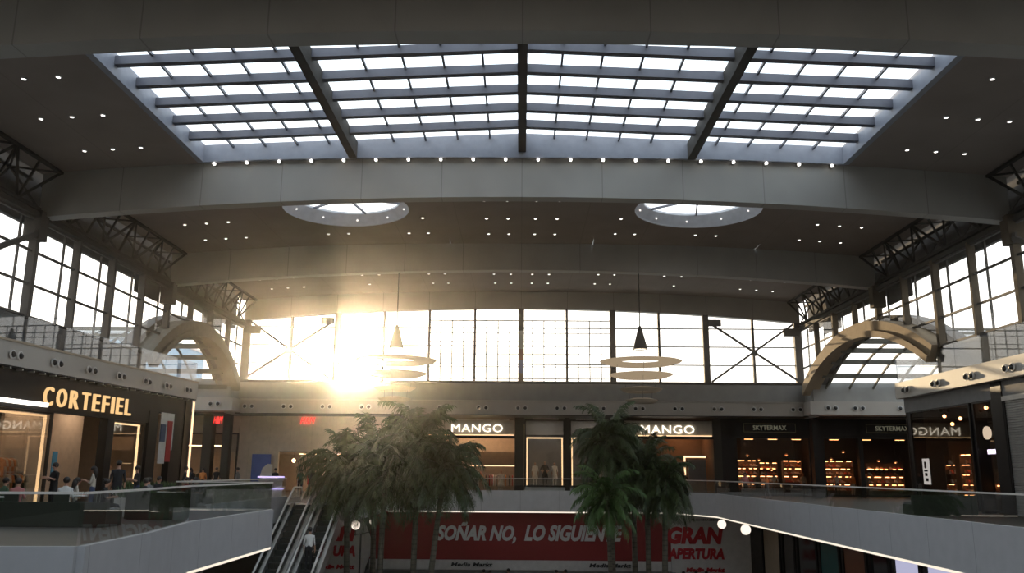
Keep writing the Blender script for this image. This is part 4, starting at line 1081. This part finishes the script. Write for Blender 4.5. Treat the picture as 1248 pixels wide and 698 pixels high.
# ------------------------------------------------------------------ escalators
def escalator(label,xc,group):
    w=1.02; Yt=42.; Yb=31.6
    t=thing('escalator',label,'escalator',(xc,Yt,0),group=group)
    def zf(y): return (y)*.577 if y<0 else 0     # local y, 0 at the top comb
    n=26; dy=10.4/n
    sp=MB()
    for i in range(n):
        y1=-i*dy; y0=y1-dy; z1=zf(y1)
        sp.box(-w/2+.12,w/2-.12,y0,y1,z1-.231,z1-.231+.02 if 0 else z1-.20)
        sp.box(-w/2+.12,w/2-.12,y1-.03,y1,z1-.4,z1)
    sp.build('steps','step',t)
    tr=MB()
    poly=[(1.6,-.02),(1.6,-.9),(-.4,-.95),(-10.6,-6.),(-11.8,-6.),(-11.8,-5.95),(-10.4,-5.95),(-.1,-.42),(.2,-.02)]
    for s in (-1,1):
        a,b=sorted((s*(w/2-.1),s*(w/2+.02)))
        MB().prism([(1.6,.05),(1.6,-.9),(-.4,-1.0),(-10.4,-6.),(-11.8,-6.),(-11.8,-5.9),(-10.2,-5.75),(-.2,.08)],a,b,'YZ').build('truss_side','chrome',t)
        gx=s*(w/2-.02)
        MB().prism([(1.3,.05),(1.45,.35),(1.3,.74),(-.1,.76),(-10.3,-5.1),(-11.6,-5.1),(-11.7,-5.5),(-11.5,-5.9),(-10.2,-5.72),(-.2,.08)],gx-.012,gx+.012,'YZ').build('balustrade_glass','railglass',t)
        pts=[(gx,1.3,.05+.1),(gx,1.5,.3),(gx,1.5,.55),(gx,1.3,.78),(gx,-.1,.80),(gx,-10.3,-5.08),(gx,-11.6,-5.08),(gx,-11.8,-5.3),(gx,-11.75,-5.7)]
        MB().tube(pts,.05,8).build('handrail','handrail_m',t)
        MB().bar((gx-s*.0,-.1,.10),(gx,-10.2,-5.72),.16,.06).build('skirt_deck','handrail_m',t)
    MB().box(-w/2+.1,w/2-.1,0,1.6,-.06,.004).build('comb_plate','chrome',t)
    return t
escalator('escalator on the outer side, with one rider low down',-10.35,'pair of escalators'); escalator('escalator on the inner side by the palms, carrying a person in white',-8.95,'pair of escalators')
person('person in a white shirt seen from behind riding the inner escalator',(-8.95,37.65,-2.53),0,'stand','c_white','c_black','short',1.75)
person('person in a light top riding low on the outer escalator',(-10.35,33.75,-4.8),PI,'stand','c_white','c_grey','short',1.7)

# ------------------------------------------------------------------ gallery seating and people on the escalator side
def lounge_box(label,x0,x1,y0,y1,h,m_='sofa',cat='bench'):
    t=thing('lounge_bench',label,cat,((x0+x1)/2,(y0+y1)/2,0)); hx,hy=(x1-x0)/2,(y1-y0)/2
    MB().box(-hx,hx,-hy,hy,.02,.42).build('seat_base',m_,t)
    MB().box(-hx,hx,-hy,-hy+.18,.42,h).build('backrest',m_,t)
    MB().box(-hx+.04,hx-.04,-hy+.2,hy-.02,.42,.5).build('cushion','c_grey',t)
    MB().box(-hx+.05,hx-.05,-hy+.05,hy-.05,0,.02).build('plinth','rubber',t); return t
lounge_box('long dark upholstered bench behind the kinked glass rail',-15.2,-11.6,24.6,25.6,.68)
lounge_box('dark bench block nearer the middle of the seating area',-12.9,-10.6,28.6,29.6,.85)
lounge_box('far dark bench under the people by the light post',-15.6,-13.,36.,37.,.85)
def planter(label,x,y,w,d,h,seed):
    t=thing('planter',label,'planter',(x,y,0)); r=random.Random(seed)
    MB().box(-w/2,w/2,-d/2,d/2,0,h).build('box','hoard',t)
    mb=MB()
    for k in range(int(260*w)):
        a=r.uniform(0,2*PI); p=Vector((r.uniform(-w/2,w/2),r.uniform(-d/2,d/2),h)); L=r.uniform(.15,.42); tip=p+Vector((math.cos(a)*L*.5,math.sin(a)*L*.5,L)); s_=Vector((math.sin(a),-math.cos(a),0))*.03; m_=p.lerp(tip,.5)
        mb.add([p,m_+s_,tip,m_-s_],[(0,1,2,3)])
    mb.build('leaves','planterleaf',t,recalc=False)
planter('white planter box with low leaves between the two dark benches',-13.4,30.4,1.2,.5,.62,1)
planter('long white planter with leaves along the shop side of the seating',-16.6,38.5,2.6,.5,.72,2)
planter('white planter near the corner of the escalator gallery',-13.2,41.0,3.0,.5,.72,3)
def table(label,x,y):
    t=thing('cafe_table',label,'table',(x,y,0)); MB().lathe([(.001,.72),(.4,.72),(.4,.75),(.001,.75)],n=28).build('table_top','white',t); MB().tube([(0,0,.03),(0,0,.72)],.035,10).build('stem','chrome',t); MB().lathe([(.001,0),(.24,0),(.22,.03),(.001,.04)],n=24).build('foot','chrome',t)
table('round white cafe table at the frame edge of the seating',-16.2,26.8); table('round white cafe table in front of the woman with long hair',-14.6,28.6); table('round white cafe table near the light post',-14.2,34.4)
def chair(label,x,y,rz):
    t=thing('cafe_chair',label,'chair',(x,y,0),rz)
    MB().box(-.22,.22,-.22,.22,.42,.47).build('seat','sofa',t); MB().box(-.22,.22,-.24,-.19,.5,.85).build('backrest','sofa',t)
    for a in (-.19,.19):
        for b in (-.2,.19): MB().bar((a,b,0),(a,b,.42 if b>0 else .84),.03).build('leg','chrome',t)
for lab,x,y,rz in (('chair holding the person in pink',-15.6,27.0,0.),('chair holding the person in a white shirt',-14.1,27.0,.2),('chair holding the first dark seated person',-13.4,28.2,-1.4),('chair holding the second dark seated person',-12.9,29.95,-.6),('chair holding the person by the light post',-14.6,35.2,-2.)):
    chair('dark cafe '+lab,x,y,rz)
person('seated person in a pink top at the frame edge table',(-15.6,27.05,0),0.,'sit','c_pink','c_blue','short',1.7)
person('seated person in a white shirt with back to the rail',(-14.1,27.05,0),.2,'sit','c_white','c_grey','short',1.75)
person('seated person in dark clothes facing the palms',(-13.4,28.2,0),-1.4,'sit','c_black','c_black','bun',1.68)
person('seated person in dark clothes, farther from the white shirt',(-12.9,30.0,0),-.6,'sit','c_black','c_grey','short',1.7)
person('standing person in black in front of the entrance column',(-16.7,31.2,0),2.6,'phone','c_black','c_black','short',1.8)
person('standing woman with long dark hair and a pale top',(-15.3,31.2,0),1.8,'phone','c_cream','c_blue','long',1.68)
person('tall standing man in black in front of the second window',(-14.8,32.,0),.5,'stand','c_black','c_black','short',1.9)
person('standing person in black beside the tall man',(-14.6,33.2,0),2.4,'phone','c_black','c_blue','short',1.72)
person('seated person in black near the light post',(-14.6,35.2,0),-2.,'sit','c_black','c_black','short',1.72)
person('person in black walking past the light post',(-15.8,41.,0),-1.2,'walk','c_black','c_grey','short',1.75)
person('person in an orange top between the dark corner piers',(-20.6,56.5,0),PI,'stand','c_orange','c_black','short',1.7)
person('person in black left of the orange top',(-21.4,56.5,0),2.6,'stand','c_black','c_black','long',1.7)
person('person in black right of the orange top',(-19.8,56.7,0),-2.6,'walk','c_black','c_black','short',1.75)
person('person in grey walking in front of the pale facade',(-18.5,57.,0),1.6,'walk','c_grey','c_black','short',1.75)
person('person in a dark coat left of the lit doorway',(-16.6,59.,0),PI,'stand','c_black','c_blue','short',1.72)
person('person in green right of the lit doorway',(-14.5,57.5,0),0.3,'stand','c_green','c_black','short',1.7)
person('tall person in black right of the lit doorway',(-13.9,58.,0),-.3,'walk','c_black','c_black','short',1.85)
person('person in brown by the rail in front of the first dark shop',(14.6,57.,0),PI,'stand','c_pink','c_black','long',1.66)
person('person in orange brown by the rail right of the one with long hair',(16.0,57.,0),1.2,'walk','c_orange','c_grey','short',1.66)
for i,(x,y,rz,c1,hr,lab) in enumerate(((-15.0,29.4,-.9,'c_cream','long','seated person in cream before the long haired woman'),(-13.9,32.6,1.2,'c_grey','short','seated person in grey near the white planter'),(-12.6,33.8,-2.2,'c_black','bun','seated person in black with a bun near the far dark bench'),(-13.4,35.,2.6,'c_red','short','seated person in red near the far dark bench'),(-16.6,28.,-.6,'c_green','short','seated person in green at the frame edge'))):
    chair('cafe chair under the '+lab,x,y,rz); person(lab,(x,y+.05,0),rz,'sit',c1,'c_black',hr,1.7)
table('round white cafe table between the seated people in black and red',-13.2,34.1); table('round white cafe table beside the white planter',-14.5,32.0)
# kiosk with violet rings
t=thing('kiosk','small round kiosk with two violet lit rings beside the escalator landing','kiosk',(-15.3,53.5,0))
MB().lathe([(.001,0),(.7,0),(.7,.95),(.78,1.0),(.78,1.05),(.001,1.05)],n=28).build('counter','hoard',t)
for z in (.5,1.2): MB().lathe([(.72,z-.04),(.8,z-.04),(.8,z+.04),(.72,z+.04),(.72,z-.04)],n=32).build('ring_light','purple',t)
MB().tube([(0,0,1.05),(0,0,1.25)],.5,16).build('top','hoard',t)
# white case by the shutter rail, its top made to glow for brightness
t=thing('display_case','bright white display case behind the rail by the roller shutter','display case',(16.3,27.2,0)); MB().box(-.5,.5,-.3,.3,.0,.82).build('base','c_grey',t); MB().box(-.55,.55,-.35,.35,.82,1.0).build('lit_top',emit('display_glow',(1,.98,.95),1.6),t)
lounge_box('dark bench on the gallery in front of the tinted window',16.,18.6,36.,37.,.8)

# ------------------------------------------------------------------ lower level
HYs=55.5
t=thing('advertising_hoarding','long red banner with white slogan on the lower level hoarding','banner',(-9.4,HYs,-6))
MB().box(0,18.8,0,.15,2.25,5.2).build('red_banner','red',t); MB().box(0,18.8,.02,.17,1.65,2.25).build('white_base','hoard',t); MB().box(-.1,19.,-.35,.17,0,1.62).build('ledge','ledge',t)
for body,x,w_,b_ in (('SOÑAR NO,',4.15,5.0,.045),('LO SIGUIENTE',9.65,6.2,.045)):
    hh=1.3 if 'Ñ' in body else .98
    o=lettering(body,w_,hh,'whitetext',shear=.3,bold=b_,depth=.04); o.parent=t; o.location=(x,-.03,3.4 if ',' not in body else 3.22)
for x in (5.1,13.7):
    o=lettering('Media Markt',2.6,.24,'blacktext',shear=.2,bold=.03,depth=.03); o.parent=t; o.location=(x,-.02,1.85)
def board(label,x0,x1,rounded):
    t=thing('opening_board',label,'hoarding board',(x0,HYs-.1,-6)); W_=x1-x0
    pl=[(0,0),(W_,0),(W_,5.2),(0,5.2)] if not rounded else [(0,0),(W_-.6,0),(W_-.3,1.8),(W_,2.6),(W_,3.4),(W_-.5,4.6),(W_-1.1,5.25),(0,5.25)]
    MB().prism(pl,-.08,.08,'XZ').build('board','hoard',t)
    r=W_-(.95 if rounded else 1.25); 
    for body,w_,h_,z,m_,k in (('GRAN',3.5,1.05,3.1,'redtext',.2),('APERTURA',3.5,.66,2.2,'redtext',.2),('PRÓXIMAMENTE',2.0,.16,4.5,'blacktext',0),('Media Markt',2.4,.27,1.45,'redtext',.2)):
        o=lettering(body,w_,h_,m_,shear=k,bold=.055 if m_=='redtext' else .01,depth=.03); o.parent=t; o.location=(r-w_-(0 if rounded else .4),-.1,z+.2)
board('white board with red words behind the escalators',-14.2,-9.3,True); board('white board with red words right of the dark palms',9.4,14.3,False)
struct('wall_lower_far',B(-20,20,56.2,56.4,-6,-.75),'ledge')
# lower shop fronts
def lowfront(label,y0,y1,s,m_,win=None):
    X=s*15.; t=thing('lower_shop',label,'shop front',(X,y0,-6)); W_=y1-y0
    a,b=sorted((0,s*.2)); MB().box(a,b,0,W_,4.3,5.2).build('header',m_,t); MB().box(a,b,0,.25,0,4.3).build('jamb','dark',t); MB().box(a,b,W_-.25,W_,0,4.3).build('jamb','dark',t)
    a,b=sorted((s*.06,s*.1)); MB().box(a,b,.25,W_-.25,0,4.3).build('panel',win or m_,t)
for i,(y0,y1,m_,w_,lab) in enumerate(((51.5,55.3,'sand',None,'plain sand coloured panel beside the white board'),(48.8,51.3,'dark','darkwin','black shop front beside the sand panel'),(45.2,48.6,'dark','darkwin','dark shop front between the black one and the teal one'),(42.,45.,'teal',None,'teal shop front panel under the gallery edge'),(38.8,41.8,'rust','rust','rust coloured shop front panel next to the teal one'),(36.4,38.6,'dark','darkwin','narrow dark shop front next to the rust one'),(33.6,36.2,'dark','litwin','violet lit shop window, the farther one'),(30.8,33.4,'dark','litwin','violet lit shop window, the middle one'),(27.6,30.6,'dark','litwin','violet lit shop window, nearest and largest'))):
    M.setdefault('darkwin',mat('black_glass',(.02,.02,.022),.1)); M.setdefault('litwin',emit('violet_lit_glass',(.62,.62,.85),.55))
    lowfront(lab,y0,y1,1,m_,w_)
for i,(y0,y1,w_,lab) in enumerate(((30.,35.,'darkwin','dark lower shop front under the seating gallery'),(24.,29.6,'darkwin','nearer dark lower shop front under the seating gallery'))): lowfront(lab,y0,y1,-1,'sand',w_)
def globe_lamp(label,x,y,z,r=.25):
    t=thing('globe_pendant',label,'lamp',(x,y,z),group='globe lamps on the lower level'); MB().sphere((0,0,0),r,16).build('globe','globe',t); MB().tube([(0,0,r-.02),(0,0,-.78-z)],.012,6).build('cord','rubber',t)
globe_lamp('white globe lamp hanging beside the word on the right board',11.6,51.,-1.25); globe_lamp('white globe lamp hanging at the gallery corner',12.6,49.6,-1.45,.28)
globe_lamp('white globe lamp hanging in front of the left board',-9.0,50.6,-1.45,.33) if 0 else None
t=thing('globe_street_lamp','twin globe lamp standing between the escalators and the palm trunks','lamp',(-8.55,47.5,-6)); MB().tube([(0,0,0),(0,0,4.3)],.05,10).bar((-.35,0,4.25),(.5,0,4.4),.04).build('post','pend',t); MB().sphere((-.3,0,4.75),.24,16).build('globe','globe',t); MB().sphere((.6,0,4.95),.17,16).build('globe','globe',t); MB().tube([(-.3,0,4.2),(-.3,0,4.5)],.03,8).tube([(.6,0,4.3),(.6,0,4.75)],.03,8).build('arm','pend',t)
for i,(x,y,top,hr,lab) in enumerate(((-2.2,52.5,'c_black','short','person in black under the comma of the slogan'),(-1.8,52.,'c_white','long','person in white beside the one in black under the slogan'),(-.7,53.,'c_grey','short','person in grey alone below the gap in the slogan'),(2.2,52.5,'c_cream','bun','person in cream below the second word of the slogan'),(2.8,52.8,'c_black','short','person in black beside the one in cream'),(8.9,52.6,'c_white','short','person in white next to the right board'),(9.9,52.4,'c_black','short','first dark dressed person before the right board'),(10.7,52.7,'c_black','long','second dark dressed person before the right board'),(11.3,52.6,'c_grey','short','grey dressed person before the right board'))):
    person('lower level '+lab,(x,y+1.8,-6),PI*(i%2)+.4*i,'walk' if i%3 else 'stand',top,'c_black',hr,1.8)

# ------------------------------------------------------------------ outside
struct('ground',B(-260,260,-120,420,-6.6,-6.35),'ground')
def bldg(label,x0,x1,y0,y1,h,m_,cat='building'):
    t=thing('building',label,cat,((x0+x1)/2,(y0+y1)/2,-6.3)); hx,hy=(x1-x0)/2,(y1-y0)/2
    MB().box(-hx,hx,-hy,hy,0,h+6.3).build('block',m_,t); MB().box(-hx-.2,hx+.2,-hy-.2,hy+.2,h+6.3,h+6.7).build('roof_edge','hoard',t)
bldg('long tan building beyond the nearest side windows on the escalator side',-75,-62,88,112,20.,'tanbldg')
bldg('blue clad building seen low through the side windows on the escalator side',-72,-60,135,160,23.,'bluebldg')
bldg('blue clad building seen low through the side windows on the sunlit side',70,84,112,150,22.,'bluebldg')
bldg('small blue clad building beside the taller one on the sunlit side',60,68,76,86,15.5,'bluebldg')

# ------------------------------------------------------------------ sky, sun, camera
SUN_AZ=math.atan2(-12.45,60.); SUN_EL=math.atan2(8.48-1.6,61.3)
sd=Vector((math.sin(SUN_AZ)*math.cos(SUN_EL),math.cos(SUN_AZ)*math.cos(SUN_EL),math.sin(SUN_EL)))
W=bpy.data.worlds.new('World'); SC.world=W; W.use_nodes=True; nt=W.node_tree; nt.nodes.clear(); N,L=nt.nodes,nt.links
wo=N.new('ShaderNodeOutputWorld'); bg=N.new('ShaderNodeBackground'); L.new(bg.outputs[0],wo.inputs[0])
tc=N.new('ShaderNodeTexCoord'); nm=N.new('ShaderNodeVectorMath'); nm.operation='NORMALIZE'; L.new(tc.outputs['Generated'],nm.inputs[0])
sx=N.new('ShaderNodeSeparateXYZ'); L.new(nm.outputs[0],sx.inputs[0])
cr=N.new('ShaderNodeValToRGB'); L.new(sx.outputs[2],cr.inputs[0])
e=cr.color_ramp.elements; e[0].position=0.; e[0].color=(.25,.24,.22,1); e[1].position=1.; e[1].color=(.74,.86,1.,1)
for p,c in ((.01,(1.,.93,.82,1)),(.2,(1.,.97,.93,1)),(.5,(.84,.93,1.,1))):
    q=cr.color_ramp.elements.new(p); q.color=c
dt=N.new('ShaderNodeVectorMath'); dt.operation='DOT_PRODUCT'; L.new(nm.outputs[0],dt.inputs[0]); dt.inputs[1].default_value=sd
mx0=N.new('ShaderNodeMath'); mx0.operation='MAXIMUM'; L.new(dt.outputs['Value'],mx0.inputs[0]); mx0.inputs[1].default_value=0.
def lobe(power,amp,colr):
    p=N.new('ShaderNodeMath'); p.operation='POWER'; L.new(mx0.outputs[0],p.inputs[0]); p.inputs[1].default_value=power
    s_=N.new('ShaderNodeVectorMath'); s_.operation='SCALE'; s_.inputs[0].default_value=[c*amp for c in colr]; L.new(p.outputs[0],s_.inputs['Scale']); return s_.outputs[0]
acc=cr.outputs[0]
sc0=N.new('ShaderNodeVectorMath'); sc0.operation='SCALE'; L.new(acc,sc0.inputs[0]); sc0.inputs['Scale'].default_value=SKY if 'SKY' in globals() else 1.75; acc=sc0.outputs[0]
for pw,am,cc in ((9000,60,(1,.86,.62)),(900,7,(1,.8,.5)),(40,1.2,(1,.8,.52))):
    ad=N.new('ShaderNodeVectorMath'); ad.operation='ADD'; L.new(acc,ad.inputs[0]); L.new(lobe(pw,am,cc),ad.inputs[1]); acc=ad.outputs[0]
L.new(acc,bg.inputs[0]); bg.inputs[1].default_value=1.
sl_=bpy.data.lights.new('sun','SUN'); sl_.energy=5.; sl_.angle=math.radians(.6); sl_.color=(1.,.74,.44)
so=bpy.data.objects.new('sun',sl_); COL.objects.link(so); so.rotation_euler=(-sd).to_track_quat('-Z','Y').to_euler(); so.location=sd*150
# thin haze added to imitate lens glare around the sun
def haze():
    m,nt,out=nodes_of('glare_haze'); v=nt.nodes.new('ShaderNodeVolumeScatter'); v.inputs['Color'].default_value=(1.,.96,.92,1); v.inputs['Density'].default_value=HZ; v.inputs['Anisotropy'].default_value=.95
    nt.links.new(v.outputs[0],out.inputs['Volume']); MATS['glare_haze']=m
    o=B(-19.6,19.6,-7.5,59.2,-5.9,14.0).build('haze',m); o['kind']='stuff'; o['label']='thin haze added in the hall to imitate lens glare'; o['category']='haze'
    return o
HZ=.00034
if HZ>0: haze()

F=1040.
cd=bpy.data.cameras.new('camera'); cd.sensor_width=36; cd.lens=F/1248*36; cd.clip_end=2000
co=bpy.data.objects.new('camera',cd); COL.objects.link(co); SC.camera=co
pitch=math.atan(226/F); yaw=math.atan(12/(F/math.cos(pitch))); roll=math.radians(.42)
co.matrix_world=Matrix.Translation((0,0,1.6))@(Matrix.Rotation(yaw,4,'Z')@Matrix.Rotation(PI/2+pitch,4,'X')@Matrix.Rotation(roll,4,'Z'))
SC.view_settings.view_transform='Standard'; SC.view_settings.look='None'; SC.view_settings.gamma=1; SC.view_settings.exposure=.42; SC.view_settings.use_curve_mapping=False
cy=SC.cycles; cy.use_denoising=True; cy.max_bounces=8; cy.diffuse_bounces=5; cy.glossy_bounces=3; cy.transparent_max_bounces=24; cy.volume_bounces=0; cy.sample_clamp_indirect=6.
try: cy.caustics_reflective=False; cy.caustics_refractive=False
except Exception: pass
# drop empty helper windows
for o in list(bpy.data.objects):
    if o.type=='EMPTY' and not o.children: bpy.data.objects.remove(o)
